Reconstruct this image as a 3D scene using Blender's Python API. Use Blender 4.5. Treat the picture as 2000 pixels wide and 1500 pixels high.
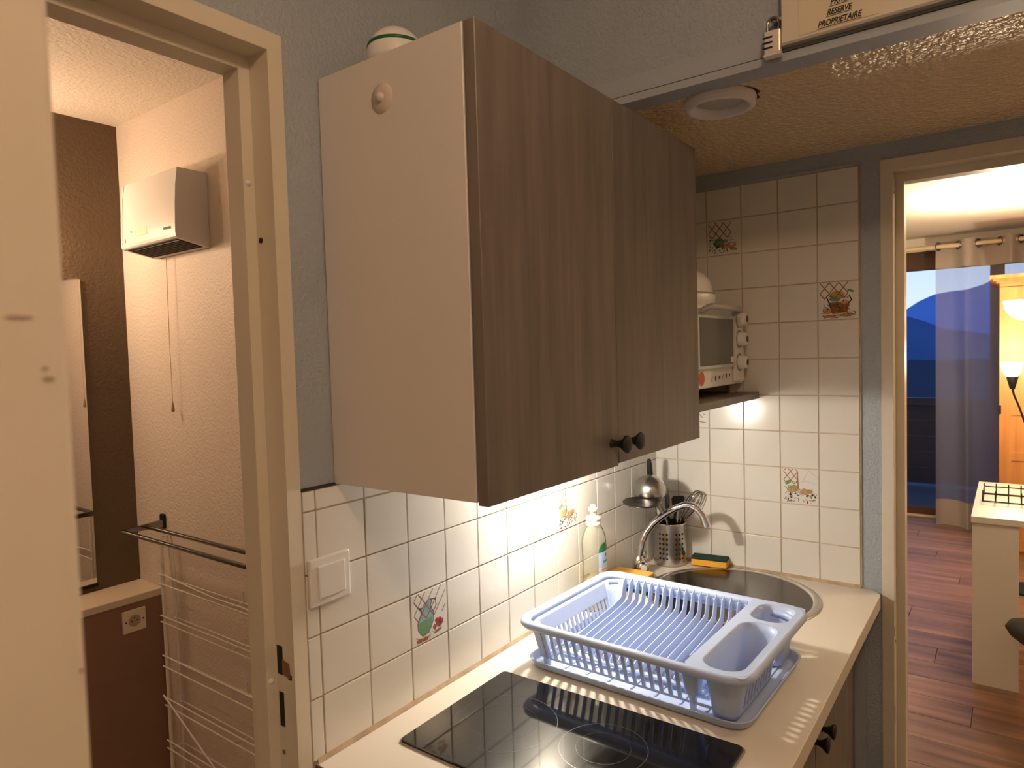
import bpy, bmesh, math, random
from mathutils import Vector, Matrix
random.seed(7)
for o in list(bpy.data.objects): bpy.data.objects.remove(o)
SC = bpy.context.scene
COL = SC.collection

# ------------------------------------------------------------------ camera
YAW, PITCH, ROLL = math.radians(36.375), math.radians(-2.596), math.radians(-1.6755)
fw = Vector((math.cos(PITCH)*math.cos(YAW), math.cos(PITCH)*math.sin(YAW), math.sin(PITCH)))
rt = Vector((math.sin(YAW), -math.cos(YAW), 0)); up = rt.cross(fw)
c, s = math.cos(ROLL), math.sin(ROLL)
r2 = c*rt + s*up; u2 = -s*rt + c*up
cd = bpy.data.cameras.new('camera'); cam = bpy.data.objects.new('camera', cd); COL.objects.link(cam)
m = Matrix((r2, u2, -fw)).transposed().to_4x4(); m.translation = (-0.6841, -0.9096, 1.5561); cam.matrix_world = m
cd.sensor_width = 36; cd.lens = 1327.45/2000*36; cd.clip_start = 0.02; cd.clip_end = 3000
cd.dof.use_dof = True; cd.dof.focus_distance = 1.7; cd.dof.aperture_fstop = 10
SC.camera = cam

# ------------------------------------------------------------------ world: dusk sky
w = bpy.data.worlds.new('world'); SC.world = w; w.use_nodes = True
nt = w.node_tree; nt.nodes.clear()
out = nt.nodes.new('ShaderNodeOutputWorld'); bg = nt.nodes.new('ShaderNodeBackground')
tc = nt.nodes.new('ShaderNodeTexCoord'); sx = nt.nodes.new('ShaderNodeSeparateXYZ'); cr = nt.nodes.new('ShaderNodeValToRGB')
nt.links.new(tc.outputs['Generated'], sx.inputs[0]); nt.links.new(sx.outputs['Z'], cr.inputs[0])
cr.color_ramp.elements[0].position = 0.0; cr.color_ramp.elements[0].color = (.66, .78, .98, 1)
cr.color_ramp.elements[1].position = 0.35; cr.color_ramp.elements[1].color = (.16, .34, .85, 1)
nt.links.new(cr.outputs[0], bg.inputs[0]); bg.inputs[1].default_value = 1.3
nt.links.new(bg.outputs[0], out.inputs[0])

vs = SC.view_settings
vs.view_transform = 'Standard'; vs.look = 'None'; vs.gamma = 1; vs.use_curve_mapping = False; vs.exposure = 0.0

WARM = (1.0, .655, .40)
def point_light(name, loc, energy, col=WARM, radius=.06, spot=None, rot=None):
    l = bpy.data.lights.new(name, 'SPOT' if spot else 'POINT'); l.energy = energy; l.color = col; l.shadow_soft_size = radius
    if spot: l.spot_size = math.radians(spot); l.spot_blend = .9
    o = bpy.data.objects.new(name, l); COL.objects.link(o); o.location = loc
    if rot: o.rotation_euler = rot
    return o

# ------------------------------------------------------------------ materials
MATS = {}
def mat(name, col, rough=.5, metal=0., bump=None, var=None, trans=0., emit=None, estr=1., spec=.5, ior=1.45, coat=0., alpha=1.):
    if name in MATS: return MATS[name]
    m = bpy.data.materials.new(name); m.use_nodes = True; MATS[name] = m
    nt = m.node_tree; b = nt.nodes['Principled BSDF']
    b.inputs['Base Color'].default_value = (*col, 1); b.inputs['Roughness'].default_value = rough; b.inputs['Metallic'].default_value = metal
    b.inputs['Specular IOR Level'].default_value = spec; b.inputs['IOR'].default_value = ior
    b.inputs['Transmission Weight'].default_value = trans; b.inputs['Coat Weight'].default_value = coat; b.inputs['Alpha'].default_value = alpha
    if emit: b.inputs['Emission Color'].default_value = (*emit, 1); b.inputs['Emission Strength'].default_value = estr
    t = nt.nodes.new('ShaderNodeTexCoord')
    if var:      # (scale xyz, other colour, contrast lo, hi)
        mp = nt.nodes.new('ShaderNodeMapping'); mp.inputs['Scale'].default_value = var[0]
        n = nt.nodes.new('ShaderNodeTexNoise'); n.inputs['Scale'].default_value = 1; n.inputs['Detail'].default_value = 5
        r = nt.nodes.new('ShaderNodeValToRGB'); r.color_ramp.elements[0].color = (*col, 1); r.color_ramp.elements[1].color = (*var[1], 1)
        r.color_ramp.elements[0].position = var[2]; r.color_ramp.elements[1].position = var[3]
        src = t.outputs['Object']
        if len(var) > 4:
            oi = nt.nodes.new('ShaderNodeObjectInfo'); ad = nt.nodes.new('ShaderNodeVectorMath'); ad.operation = 'ADD'
            ml = nt.nodes.new('ShaderNodeMath'); ml.operation = 'MULTIPLY'; ml.inputs[1].default_value = 37.
            nt.links.new(oi.outputs['Random'], ml.inputs[0]); nt.links.new(t.outputs['Object'], ad.inputs[0]); nt.links.new(ml.outputs[0], ad.inputs[1])
            src = ad.outputs[0]
        nt.links.new(src, mp.inputs[0]); nt.links.new(mp.outputs[0], n.inputs['Vector']); nt.links.new(n.outputs['Fac'], r.inputs[0])
        if len(var) > 4:
            hs = nt.nodes.new('ShaderNodeHueSaturation'); mr = nt.nodes.new('ShaderNodeMapRange')
            mr.inputs['To Min'].default_value = 1-var[4]; mr.inputs['To Max'].default_value = 1+var[4]
            nt.links.new(oi.outputs['Random'], mr.inputs['Value']); nt.links.new(mr.outputs[0], hs.inputs['Value'])
            nt.links.new(r.outputs[0], hs.inputs['Color']); nt.links.new(hs.outputs[0], b.inputs['Base Color'])
        else: nt.links.new(r.outputs[0], b.inputs['Base Color'])
    if bump:     # (scale, strength, distance, detail)
        n2 = nt.nodes.new('ShaderNodeTexNoise'); n2.inputs['Detail'].default_value = bump[3] if len(bump) > 3 else 2
        sc = bump[0]
        if isinstance(sc, tuple):
            mp2 = nt.nodes.new('ShaderNodeMapping'); mp2.inputs['Scale'].default_value = sc; nt.links.new(t.outputs['Object'], mp2.inputs[0])
            nt.links.new(mp2.outputs[0], n2.inputs['Vector']); n2.inputs['Scale'].default_value = 1
        else: n2.inputs['Scale'].default_value = sc; nt.links.new(t.outputs['Object'], n2.inputs['Vector'])
        bp = nt.nodes.new('ShaderNodeBump'); bp.inputs['Strength'].default_value = bump[1]; bp.inputs['Distance'].default_value = bump[2]
        nt.links.new(n2.outputs['Fac'], bp.inputs['Height']); nt.links.new(bp.outputs[0], b.inputs['Normal'])
    return m

M_blue = mat('blue_grey_paint', (.40, .445, .505), .42, bump=(140, .55, .006, 3), var=((5, 5, 5), (.365, .41, .47), .35, .7))
M_blue_trim = mat('blue_grey_gloss_trim', (.40, .445, .505), .42, bump=(40, .1, .002))
M_cream = mat('cream_gloss_paint', (.72, .66, .55), .38, bump=(25, .05, .002), var=((6, 6, 2), (.68, .61, .48), .45, .75))
M_leaf = mat('cream_door_paint', (.74, .67, .56), .5, bump=(60, .06, .002), var=((9, 9, 5), (.70, .62, .50), .4, .8))
M_plaster = mat('white_stipple_plaster', (.80, .71, .63), .5, bump=(125, .5, .006, 3))
M_taupe = mat('taupe_plaster', (.125, .085, .050), .7, bump=(100, .6, .006, 3))
M_bceil = mat('bathroom_ceiling_plaster', (.74, .68, .60), .55, bump=(90, .8, .008, 3))
M_ceil = mat('cream_stipple_ceiling', (.90, .70, .44), .25, bump=(75, .9, .016, 2))
M_hceil = mat('plain_white_ceiling', (.78, .76, .72), .8)
M_lwall = mat('living_room_wall_paint', (.74, .68, .58), .8)
M_grout = mat('beige_grout', (.40, .29, .19), .85, var=((25, 25, 25), (.55, .43, .31), .4, .7))
M_tile = mat('white_glazed_tile', (.74, .72, .67), .17, bump=(14, .06, .003), spec=.5)
M_white = mat('white_plastic', (.80, .78, .76), .38)
M_mel = mat('white_melamine', (.74, .70, .68), .42, bump=(300, .04, .0005))
M_edge = mat('melamine_edge', (.80, .76, .68), .4)
M_dwood = mat('dark_grey_brown_oak', (.140, .116, .100), .42, var=((48, 48, 3.4), (.225, .193, .170), .25, .78), bump=((200, 200, 5), .06, .001, 4))
M_black = mat('black_metal', (.009, .009, .010), .55)
M_worktop = mat('cream_laminate_worktop', (.76, .70, .62), .33, var=((3, 3, 3), (.73, .67, .58), .4, .7))
M_hob = mat('black_ceramic_glass', (.006, .006, .007), .06, spec=.6)
M_ring = mat('grey_hob_print', (.055, .055, .055), .25)
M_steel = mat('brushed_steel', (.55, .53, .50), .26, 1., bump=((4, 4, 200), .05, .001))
M_sink = mat('shaded_sink_steel', (.10, .085, .075), .22, 1., bump=((120, 120, 8), .04, .001))  # bowl's shade and dark reflections darkened into the steel colour
M_chrome = mat('chrome', (.80, .79, .77), .07, 1.)
M_dchrome = mat('dark_chrome', (.28, .26, .24), .18, 1.)
M_rack = mat('pale_blue_plastic', (.45, .55, .79), .36, spec=.5)
M_sponge = mat('yellow_sponge', (.86, .44, .05), .9, bump=(260, .7, .003))
M_scour = mat('green_scourer', (.012, .045, .035), .95, bump=(500, .8, .002))
M_cloth = mat('yellow_sponge_cloth', (.86, .47, .09), .9, bump=(260, .5, .002))
M_bottle = bpy.data.materials.new('clear_plastic'); M_bottle.use_nodes = True
_n = M_bottle.node_tree; _n.nodes.clear(); _o = _n.nodes.new('ShaderNodeOutputMaterial'); _m = _n.nodes.new('ShaderNodeMixShader'); _t = _n.nodes.new('ShaderNodeBsdfTransparent'); _g = _n.nodes.new('ShaderNodeBsdfGlossy'); _f = _n.nodes.new('ShaderNodeLayerWeight')
_f.inputs[0].default_value = .06; _t.inputs[0].default_value = (.95, .95, .90, 1); _g.inputs['Roughness'].default_value = .08; _g.inputs[0].default_value = (.9, .9, .85, 1)
_d = _n.nodes.new('ShaderNodeBsdfDiffuse'); _d.inputs[0].default_value = (.75, .74, .62, 1); _m2 = _n.nodes.new('ShaderNodeMixShader'); _m2.inputs[0].default_value = .16
_n.links.new(_t.outputs[0], _m2.inputs[1]); _n.links.new(_d.outputs[0], _m2.inputs[2])
_n.links.new(_f.outputs['Fresnel'], _m.inputs[0]); _n.links.new(_m2.outputs[0], _m.inputs[1]); _n.links.new(_g.outputs[0], _m.inputs[2]); _n.links.new(_m.outputs[0], _o.inputs[0])
M_liquid = mat('yellow_soap', (.93, .80, .38), .1, trans=.85, ior=1.06)
M_cap = mat('ivory_plastic', (.62, .58, .42), .45)
M_pgreen = mat('label_green', (.02, .22, .06), .4)
M_pblue = mat('label_pale_blue', (.55, .72, .90), .4)
M_pwhite = mat('label_white', (.85, .85, .85), .4)
M_pnavy = mat('label_navy', (.02, .04, .14), .4)
M_ppink = mat('label_salmon', (.80, .42, .30), .4)
M_glassdark = mat('oven_door_glass', (.11, .11, .095), .08, spec=.6)
M_grey = mat('grey_plastic', (.35, .34, .32), .4)
M_dark = mat('dark_recess', (.01, .009, .008), .8)
M_mirror = mat('mirror_glass', (.85, .84, .82), .02, 1.)
M_brownbox = mat('brown_boxing_panel', (.27, .155, .10), .6, bump=(80, .1, .002))
M_wire = mat('white_coated_wire', (.80, .75, .68), .4)
M_plank = mat('oak_laminate_plank', (.13, .068, .042), .42, var=((16, 1.6, 6), (.36, .20, .125), .30, .70, .22), bump=((60, 4, 10), .05, .001))
M_pine = mat('orange_pine', (.52, .20, .055), .4, var=((22, 22, 1.5), (.68, .31, .10), .35, .7))
M_dframe = mat('dark_brown_window_wood', (.07, .030, .016), .5)
M_green = mat('green_enamel', (.01, .13, .05), .3)
M_suction = mat('clear_amber_vinyl', (.66, .57, .50), .18, ior=1.4)
M_zinc = mat('zinc_padlock', (.86, .78, .74), .35, .35)
M_paper = mat('cream_paper', (.70, .62, .47), .6)
M_ink = mat('black_ink', (.02, .015, .015), .6)
M_shade = mat('opal_glass_lit', (.9, .85, .75), .4, emit=(1., .84, .60), estr=16)
M_ltable = mat('white_table_laminate', (.72, .66, .56), .35)
M_lockbody = mat('slot_dark', (.008, .007, .006), .7)

# ------------------------------------------------------------------ mesh builder
class MB:
    def __init__(self): self.v = []; self.f = []; self.mi = []; self.cur = 0; self.sm = []
    def add(self, vs, fs, smooth=False):
        o = len(self.v); self.v += [tuple(p) for p in vs]
        for f in fs: self.f.append([i+o for i in f]); self.mi.append(self.cur); self.sm.append(smooth)
        return self
    def box(self, x0, x1, y0, y1, z0, z1, bev=0, seg=2):
        if x0 > x1: x0, x1 = x1, x0
        if y0 > y1: y0, y1 = y1, y0
        if z0 > z1: z0, z1 = z1, z0
        if bev:
            bm = bmesh.new(); bmesh.ops.create_cube(bm, size=1)
            for v in bm.verts: v.co = Vector(((x0+x1)/2+v.co.x*(x1-x0), (y0+y1)/2+v.co.y*(y1-y0), (z0+z1)/2+v.co.z*(z1-z0)))
            bmesh.ops.bevel(bm, geom=bm.edges[:], offset=bev, segments=seg, profile=.5, affect='EDGES')
            bm.verts.index_update(); self.add([v.co for v in bm.verts], [[v.index for v in f.verts] for f in bm.faces]); bm.free(); return self
        return self.add([(x0,y0,z0),(x1,y0,z0),(x1,y1,z0),(x0,y1,z0),(x0,y0,z1),(x1,y0,z1),(x1,y1,z1),(x0,y1,z1)],
                        [(3,2,1,0),(4,5,6,7),(0,1,5,4),(1,2,6,5),(2,3,7,6),(3,0,4,7)])
    def tube(self, pts, r, seg=8, closed=False, cap=True):
        P = [Vector(p) for p in pts]; n = len(P); rs = r if isinstance(r, (list, tuple)) else [r]*n
        vs, fs = [], []; ref = None
        for i in range(n):
            a = P[(i-1) % n] if (closed or i > 0) else P[i]; b = P[(i+1) % n] if (closed or i < n-1) else P[i]
            t = (b-a).normalized()
            if ref is None: ref = Vector((0,0,1)) if abs(t.z) < .9 else Vector((1,0,0))
            nx = t.cross(ref)
            if nx.length < 1e-4: nx = t.cross(Vector((0,1,0)))
            nx.normalize(); ny = nx.cross(t).normalized(); ref = ny
            for k in range(seg):
                an = 2*math.pi*k/seg; vs.append(P[i]+(nx*math.cos(an)+ny*math.sin(an))*rs[i])
        for i in range(n if closed else n-1):
            j = (i+1) % n
            for k in range(seg): fs.append((i*seg+k, j*seg+k, j*seg+(k+1) % seg, i*seg+(k+1) % seg))
        self.add(vs, fs, True)
        if cap and not closed: self.add(vs[:seg], [list(range(seg))]); self.add(vs[-seg:], [list(range(seg))[::-1]])
        return self
    def lathe(self, prof, c=(0,0,0), seg=32, axis='z', sx=1., sy=1., smooth=True, caps=True):
        vs, fs = [], []; n = len(prof)
        for r, h in prof:
            for k in range(seg):
                a = 2*math.pi*k/seg; p = (r*math.cos(a)*sx, r*math.sin(a)*sy, h)
                if axis == 'y': p = (p[0], p[2], p[1])
                if axis == 'x': p = (p[2], p[0], p[1])
                vs.append((p[0]+c[0], p[1]+c[1], p[2]+c[2]))
        for i in range(n-1):
            for k in range(seg): fs.append((i*seg+k, i*seg+(k+1) % seg, (i+1)*seg+(k+1) % seg, (i+1)*seg+k))
        self.add(vs, fs, smooth)
        if caps:
            if prof[0][0] > 1e-5: self.add(vs[:seg], [list(range(seg))[::-1]])
            if prof[-1][0] > 1e-5: self.add(vs[-seg:], [list(range(seg))])
        return self
    def poly(self, pts): return self.add(pts, [list(range(len(pts)))])
    def prism(self, loop, d):       # loop of 3d points extruded by vector d
        L = [Vector(p) for p in loop]; d = Vector(d); n = len(L)
        self.add(L+[p+d for p in L], [list(range(n))[::-1], list(range(n, 2*n))]+[(i, (i+1) % n, (i+1) % n+n, i+n) for i in range(n)])
        return self
    def loft(self, loops, smooth=True, closed=True, skip=None):
        n = len(loops[0]); vs = [p for l in loops for p in l]; fs = []
        for i in range(len(loops)-1):
            for k in range(n if closed else n-1):
                if skip and skip(i, k): continue
                fs.append((i*n+k, i*n+(k+1) % n, (i+1)*n+(k+1) % n, (i+1)*n+k))
        return self.add(vs, fs, smooth)
    def mesh(self, name, mats, off=(0,0,0), merge=False):
        me = bpy.data.meshes.new(name); o = Vector(off)
        me.from_pydata([tuple(Vector(p)-o) for p in self.v], [], self.f)
        for m in (mats if isinstance(mats, (list, tuple)) else [mats]): me.materials.append(m)
        for p, i, sm in zip(me.polygons, self.mi, self.sm): p.material_index = i; p.use_smooth = sm
        bm = bmesh.new(); bm.from_mesh(me)
        if merge: bmesh.ops.remove_doubles(bm, verts=bm.verts[:], dist=1e-5)
        bmesh.ops.recalc_face_normals(bm, faces=bm.faces[:]); bm.to_mesh(me); bm.free()
        return me
def MBX(*a, **k): return MB().box(*a, **k)

def link(name, data, parent=None, loc=(0,0,0)):
    o = bpy.data.objects.new(name, data); COL.objects.link(o); o.location = loc
    if parent: o.parent = parent
    return o
def origin(o):
    v = Vector((0,0,0))
    while o: v += Vector(o.location); o = o.parent
    return v
def thing(name, label, cat, loc, group=None, rz=0):
    o = link(name, None, None, loc); o.empty_display_size = .05; o.rotation_euler = (0,0,rz); o['label'] = label; o['category'] = cat
    if group: o['group'] = group
    return o
def part(root, name, mb, m, label=None, merge=False, local=False):
    o = link(name, mb.mesh(name, m, (0,0,0) if local else origin(root), merge), root)
    if label: o['label'] = label
    return o
def solo(name, label, cat, mb, m, loc, group=None, merge=False):
    o = link(name, mb.mesh(name, m, loc, merge), None, loc); o['label'] = label; o['category'] = cat
    if group: o['group'] = group
    return o
def struct(name, mb, m, label=None):
    o = link(name, mb.mesh(name, m)); o['kind'] = 'structure'
    if label: o['label'] = label
    return o
def sub(o, name, mb, m, label=None, merge=False): return part(o, name, mb, m, label, merge)
def rrect(x0, x1, y0, y1, r, z, n=6, sub_=0):
    pts = []
    for cx, cy, a0 in ((x1-r, y1-r, 0), (x0+r, y1-r, 90), (x0+r, y0+r, 180), (x1-r, y0+r, 270)):
        for i in range(n+1):
            a = math.radians(a0+90*i/n); pts.append((cx+r*math.cos(a), cy+r*math.sin(a), z))
    return pts
def fill_with_holes(outer, holes, z0, z1):
    """flat slab with holes: returns verts, faces"""
    bm = bmesh.new(); edges = []
    for lp in [outer]+holes:
        vs = [bm.verts.new((p[0], p[1], z1)) for p in lp]
        edges += [bm.edges.new((vs[i], vs[(i+1) % len(vs)])) for i in range(len(vs))]
    bmesh.ops.triangle_fill(bm, use_beauty=True, use_dissolve=False, edges=edges)
    for f in bm.faces:
        if f.normal.z < 0: f.normal_flip()
    g = bmesh.ops.extrude_face_region(bm, geom=bm.faces[:])
    for e in g['geom']:
        if isinstance(e, bmesh.types.BMVert): e.co.z = z0
    bmesh.ops.recalc_face_normals(bm, faces=bm.faces[:])
    bm.verts.index_update()
    r = [tuple(v.co) for v in bm.verts], [[v.index for v in f.verts] for f in bm.faces]; bm.free(); return r

P = .102                     # tile pitch
L = 1.3066                   # end wall
ZW = .90                     # worktop
ZC = 2.065                   # lowered kitchen ceiling
ZH = 2.56                    # high ceiling
XR, YD, ZB = .50, 1.715, 2.418   # bathroom side wall, back wall, ceiling
ZL = 2.455                   # living room ceiling
XW = 6.30                    # window wall

# ------------------------------------------------------------------ setting: floor
struct('floor_bathroom', MBX(-1.4, XR, .08, YD, -.008, .004), mat('pale_bounce_floor', (.55, .47, .40), .5), 'unseen bathroom floor, pale slab added to bounce light')  # pale slab added out of view to bounce light up the walls
fl = struct('floor', MBX(-2.3, 6.5, -3.6, 1.8, -.1, -.008), mat('dark_subfloor', (.07, .035, .02), .7), 'dark wood laid floor')
PW = .19
plank = MBX(-PW/2+.0008, PW/2-.0008, -.64, .64, -.008, 0, bev=.0012, seg=1).mesh('plank', M_plank)
k = 0
for i in range(26):
    x = 1.39+PW*(i+.5); off = (i*.37) % 1.28
    for jj in range(3):
        y = .3-off-jj*1.282+.5
        if y-.64 > .4 or y+.64 < -3: continue
        o = link('plank', plank, fl, (x, y, 0)); k += 1

# ------------------------------------------------------------------ setting: kitchen wall with the bathroom door (plane y = 0)
XO = -.0265                  # right outer edge of the door frame
wl = MB().box(XO, L+.08, 0, .08, 0, ZH).box(-2.3, -.80, 0, .08, 0, ZH).box(-.80, XO, 0, .08, 2.052, ZH)
wall_left = struct('wall_left', wl, M_blue, 'blue-grey stippled kitchen wall with tiled splashback')
ZT = 1.346
sub(wall_left, 'grout_bed', MB().box(XO, L, -.0015, 0, ZW-.02, ZT).box(.83, L, -.0015, 0, ZT, 2.018), M_grout)
TH = .0045
TILES = {}
def tile_mesh(wd, ht):
    key = (round(wd, 4), round(ht, 4))
    if key not in TILES:
        TILES[key] = MBX(.0014, wd-.0014, -TH, 0, .0014, ht-.0014, bev=.0011, seg=2).mesh('tile', M_tile)
    return TILES[key]
tiles_main = {}
def put_tile(parent, x, z, wd, ht, rz=0, pos=None):
    o = link('tile', tile_mesh(wd, ht), parent, pos if pos else (x, 0, z)); o.rotation_euler = (random.uniform(-.004, .004), 0, rz+random.uniform(-.004, .004)); return o
cols = [(XO+.001, -XO-.001)]+[(i*P, P) for i in range(12)]+[(12*P, L-12*P)]
for ci, (x, wd) in enumerate(cols):
    for j in range(5):
        z0, z1 = (1.312-j*P, 1.312-(j-1)*P) if j else (1.312, ZT)
        tiles_main[(ci-1, j)] = put_tile(wall_left, x, z0, wd, z1-z0)
    if x > .8:
        for j in range(7):
            z0 = ZT+j*P; put_tile(wall_left, x, z0, wd, min(P, 2.018-z0))
sub(wall_left, 'sealant_joint', MB().prism([(XO+.01, -.008, ZW), (XO+.01, 0, ZW), (XO+.01, 0, ZW+.010), (XO+.01, -.005, ZW+.009)], (L-XO-.01, 0, 0)), M_grout)
sub(wall_left, 'dark_joint', MBX(XO, .043, -.004, 0, ZT, ZT+.004), M_dark)

# ------------------------------------------------------------------ setting: end wall (plane x = L) with the living-room doorway
wb = MB().box(L, L+.08, -.637, .08, 0, ZC+.02).box(L, L+.08, -1.45, -.637, 2.02, ZC+.02).box(L, L+.08, -3.3, -1.45, 0, ZC+.02).box(L, L+.08, -3.3, .5, ZC+.02, ZH)
wall_back = struct('wall_back', wb, M_blue, 'end wall of the kitchenette, tiled beside the doorway')
Y0 = -.5864
sub(wall_back, 'grout_bed', MBX(L-.0015, L, Y0, 0, ZW-.02, 2.018), mat('pale_grout', (.58, .46, .34), .85, var=((20, 20, 20), (.66, .57, .46), .4, .7)))
tiles_end = {}
for kk in range(6):
    for mm in range(11):
        z1 = 2.028-mm*P; ht = P
        if mm == 0: z1 = 2.018; ht = .092
        z0 = z1-ht; wd = P if kk < 5 else -Y0-5*P
        y = Y0+(kk+1)*P if kk < 5 else 0
        tiles_end[(kk, mm)] = put_tile(wall_back, 0, 0, wd, ht, -math.pi/2, (L, y, z0))
sub(wall_back, 'sealant_joint', MB().prism([(L-.008, Y0, ZW), (L, Y0, ZW), (L, Y0, ZW+.010), (L-.005, Y0, ZW+.009)], (0, -Y0, 0)), M_grout)
sub(wall_back, 'tile_edge_joint', MBX(L-.004, L, Y0-.003, Y0, ZW, 2.018), M_grout)
sub(wall_back, 'corner_batten', MBX(L-.03, L, Y0-.012, Y0+.012, 0, ZW-.05), M_blue_trim)

# painted motifs on the decorated tiles: u to the right, v up, 0..1
def C(n, col): return mat('glaze_'+n, col, .22)
GB, GJ, GG, GR, GY, GD, GO, GW = (C('brown', (.30, .12, .05)), C('jug_blue', (.28, .40, .46)), C('leaf_green', (.16, .30, .14)), C('cherry_red', (.42, .04, .04)),
                                  C('ochre', (.45, .30, .11)), C('outline', (.05, .045, .04)), C('apricot', (.58, .30, .16)), C('lavender', (.50, .52, .66)))
GM = [GB, GJ, GG, GR, GY, GD, GO, GW]
BR, JU, LE, RE, OC, OU, AP, LA = range(8)
def motif(tile, strokes, shapes, wd=P, ht=P):
    mb = MB(); lift = [TH+.00005]
    def pt(u, v): return (u*wd, -lift[0], v*ht)
    def line(a, b, w, ci):
        mb.cur = ci; dx, dy = b[0]-a[0], b[1]-a[1]; l = math.hypot(dx, dy) or 1; nx, ny = -dy/l*w/2, dx/l*w/2
        mb.poly([pt(a[0]+nx, a[1]+ny), pt(b[0]+nx, b[1]+ny), pt(b[0]-nx, b[1]-ny), pt(a[0]-nx, a[1]-ny)]); lift[0] += .000004
    for sh in shapes:
        ci, kind = sh[0], sh[1]; mb.cur = ci
        if kind == 'e':
            _, _, cx, cy, rx, ry = sh[:6]; an = math.radians(sh[6]) if len(sh) > 6 else 0
            mb.poly([pt(cx+rx*math.cos(t)*math.cos(an)-ry*math.sin(t)*math.sin(an), cy+rx*math.cos(t)*math.sin(an)+ry*math.sin(t)*math.cos(an)) for t in [2*math.pi*q/14 for q in range(14)]])
        else: mb.poly([pt(*p) for p in sh[2]])
        lift[0] += .000006
    for st in strokes:
        ci, wv, pts = st
        for a, b in zip(pts, pts[1:]): line(a, b, wv, ci)
    o = link('printed_motif', mb.mesh('printed_motif', GM), tile); return o
def trellis(x0, x1, y0, y1, n, w=.018):
    st = []; d = (x1-x0)/n
    for i in range(-2, n+2):
        for sgn in (1, -1):
            pts = []
            for t in range(0, 41):
                yy = y0+(y1-y0)*t/40; xx = x0+i*d+d/2+sgn*(yy-y0)*.8
                if x0 <= xx <= x1: pts.append((xx, yy))
            if len(pts) > 1: st.append((BR, w, [pts[0], pts[-1]]))
    return st
rnd = random.Random(3)
def scatter(n, x0, x1, y0, y1, cols_, r0, r1): return [(rnd.choice(cols_), 'e', rnd.uniform(x0, x1), rnd.uniform(y0, y1), rnd.uniform(r0, r1), rnd.uniform(r0, r1)*.6, rnd.uniform(0, 180)) for _ in range(n)]
def wiggle(n, x0, x1, y0, y1, ci, w=.012, l=.1):
    out_ = []
    for _ in range(n):
        x, y, a = rnd.uniform(x0, x1), rnd.uniform(y0, y1), rnd.uniform(0, 6.28)
        p = [(x, y)]
        for q in range(3): a += rnd.uniform(-.9, .9); p.append((min(x1, max(x0, p[-1][0]+l/3*math.cos(a))), min(y1, max(y0, p[-1][1]+l/3*math.sin(a)))))
        out_.append((ci, w, p))
    return out_
jug = [(.20, .70), (.30, .68), (.36, .74), (.52, .80), (.56, .74), (.52, .66), (.60, .52), (.60, .38), (.52, .24), (.44, .16), (.28, .16), (.18, .28), (.17, .42), (.26, .56), (.28, .64)]
m1 = motif(tiles_main[(2, 3)], [s_ for s_ in trellis(.08, .94, .45, .97, 4, .02)][0:9]+[(OU, .014, jug+[jug[0]]), (OU, .02, [(.54, .78), (.66, .76), (.68, .62), (.60, .54)])]
           + wiggle(14, .12, .5, .04, .16, BR)+wiggle(10, .55, .92, .14, .36, OU, .01),
           [(JU, 'p', jug), (LE, 'p', [(.19, .42), (.58, .44), (.52, .24), (.44, .17), (.28, .17), (.2, .28)])]+[(RE, 'e', x, y, .05, .045) for x, y in ((.62, .22), (.70, .26), (.76, .32), (.68, .33), (.82, .28), (.75, .23))]
           + [(BR, 'e', .2, .08, .08, .04), (BR, 'e', .36, .07, .09, .035), (BR, 'e', .7, .12, .12, .03, 10)])
m1['label'] = 'painted blue-green jug with cherries and a trellis'
def corn(tile, lab):
    m_ = motif(tile, trellis(.08, .45, .55, .97, 2, .02)+[(BR, .03, [(.46, .45), (.44, .92)])]+[(LA, .012, [(.58, .66), (.66, .82), (.75, .95), (.86, .86), (.95, .78)]), (LA, .012, [(.52, .62), (.7, .66), (.95, .58)])]
               + wiggle(30, .1, .95, .06, .34, OU, .012)+wiggle(18, .1, .5, .3, .62, LE, .014)+wiggle(14, .2, .9, .25, .46, BR, .010), [(LA, 'p', [(.62, .64), (.76, .90), (.93, .68), (.93, .62)])] if False else
               [(OC, 'e', .32, .42, .16, .10, 20), (AP, 'e', .26, .38, .08, .06), (AP, 'e', .62, .36, .12, .08), (OC, 'e', .75, .38, .09, .06), (LE, 'e', .2, .6, .1, .05, 30)]
               + scatter(14, .1, .92, .08, .3, [LE, RE, AP, OU], .02, .05))
    m_['label'] = lab
corn(tiles_end[(1, 8)], 'painted basket of fruit before a trellis and blue mountains')
corn(tiles_main[(7, 2)], 'painted fruit still life with a trellis')
m2 = motif(tiles_end[(0, 3)], trellis(.06, .74, .55, .97, 3, .024)+[(OU, .03, [(.22, .62), (.26, .5), (.30, .38)]), (OU, .03, [(.76, .62), (.82, .5), (.74, .42)])]+wiggle(20, .26, .78, .2, .66, OU, .012)+wiggle(18, .28, .76, .18, .46, OU, .010)+wiggle(16, .08, .92, .05, .2, BR, .014, .2)+wiggle(10, .08, .4, .15, .4, OU, .012),
           [(OC, 'e', .48, .64, .18, .12), (BR, 'p', [(.26, .46), (.78, .46), (.72, .18), (.34, .18)]), (LE, 'e', .42, .54, .14, .06), (AP, 'e', .66, .46, .10, .06), (AP, 'e', .22, .24, .1, .08), (OC, 'e', .7, .12, .22, .04), (OC, 'e', .3, .1, .2, .03), (LE, 'e', .8, .74, .09, .03, -20)])
m2['label'] = 'painted bread basket before a trellis'
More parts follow.
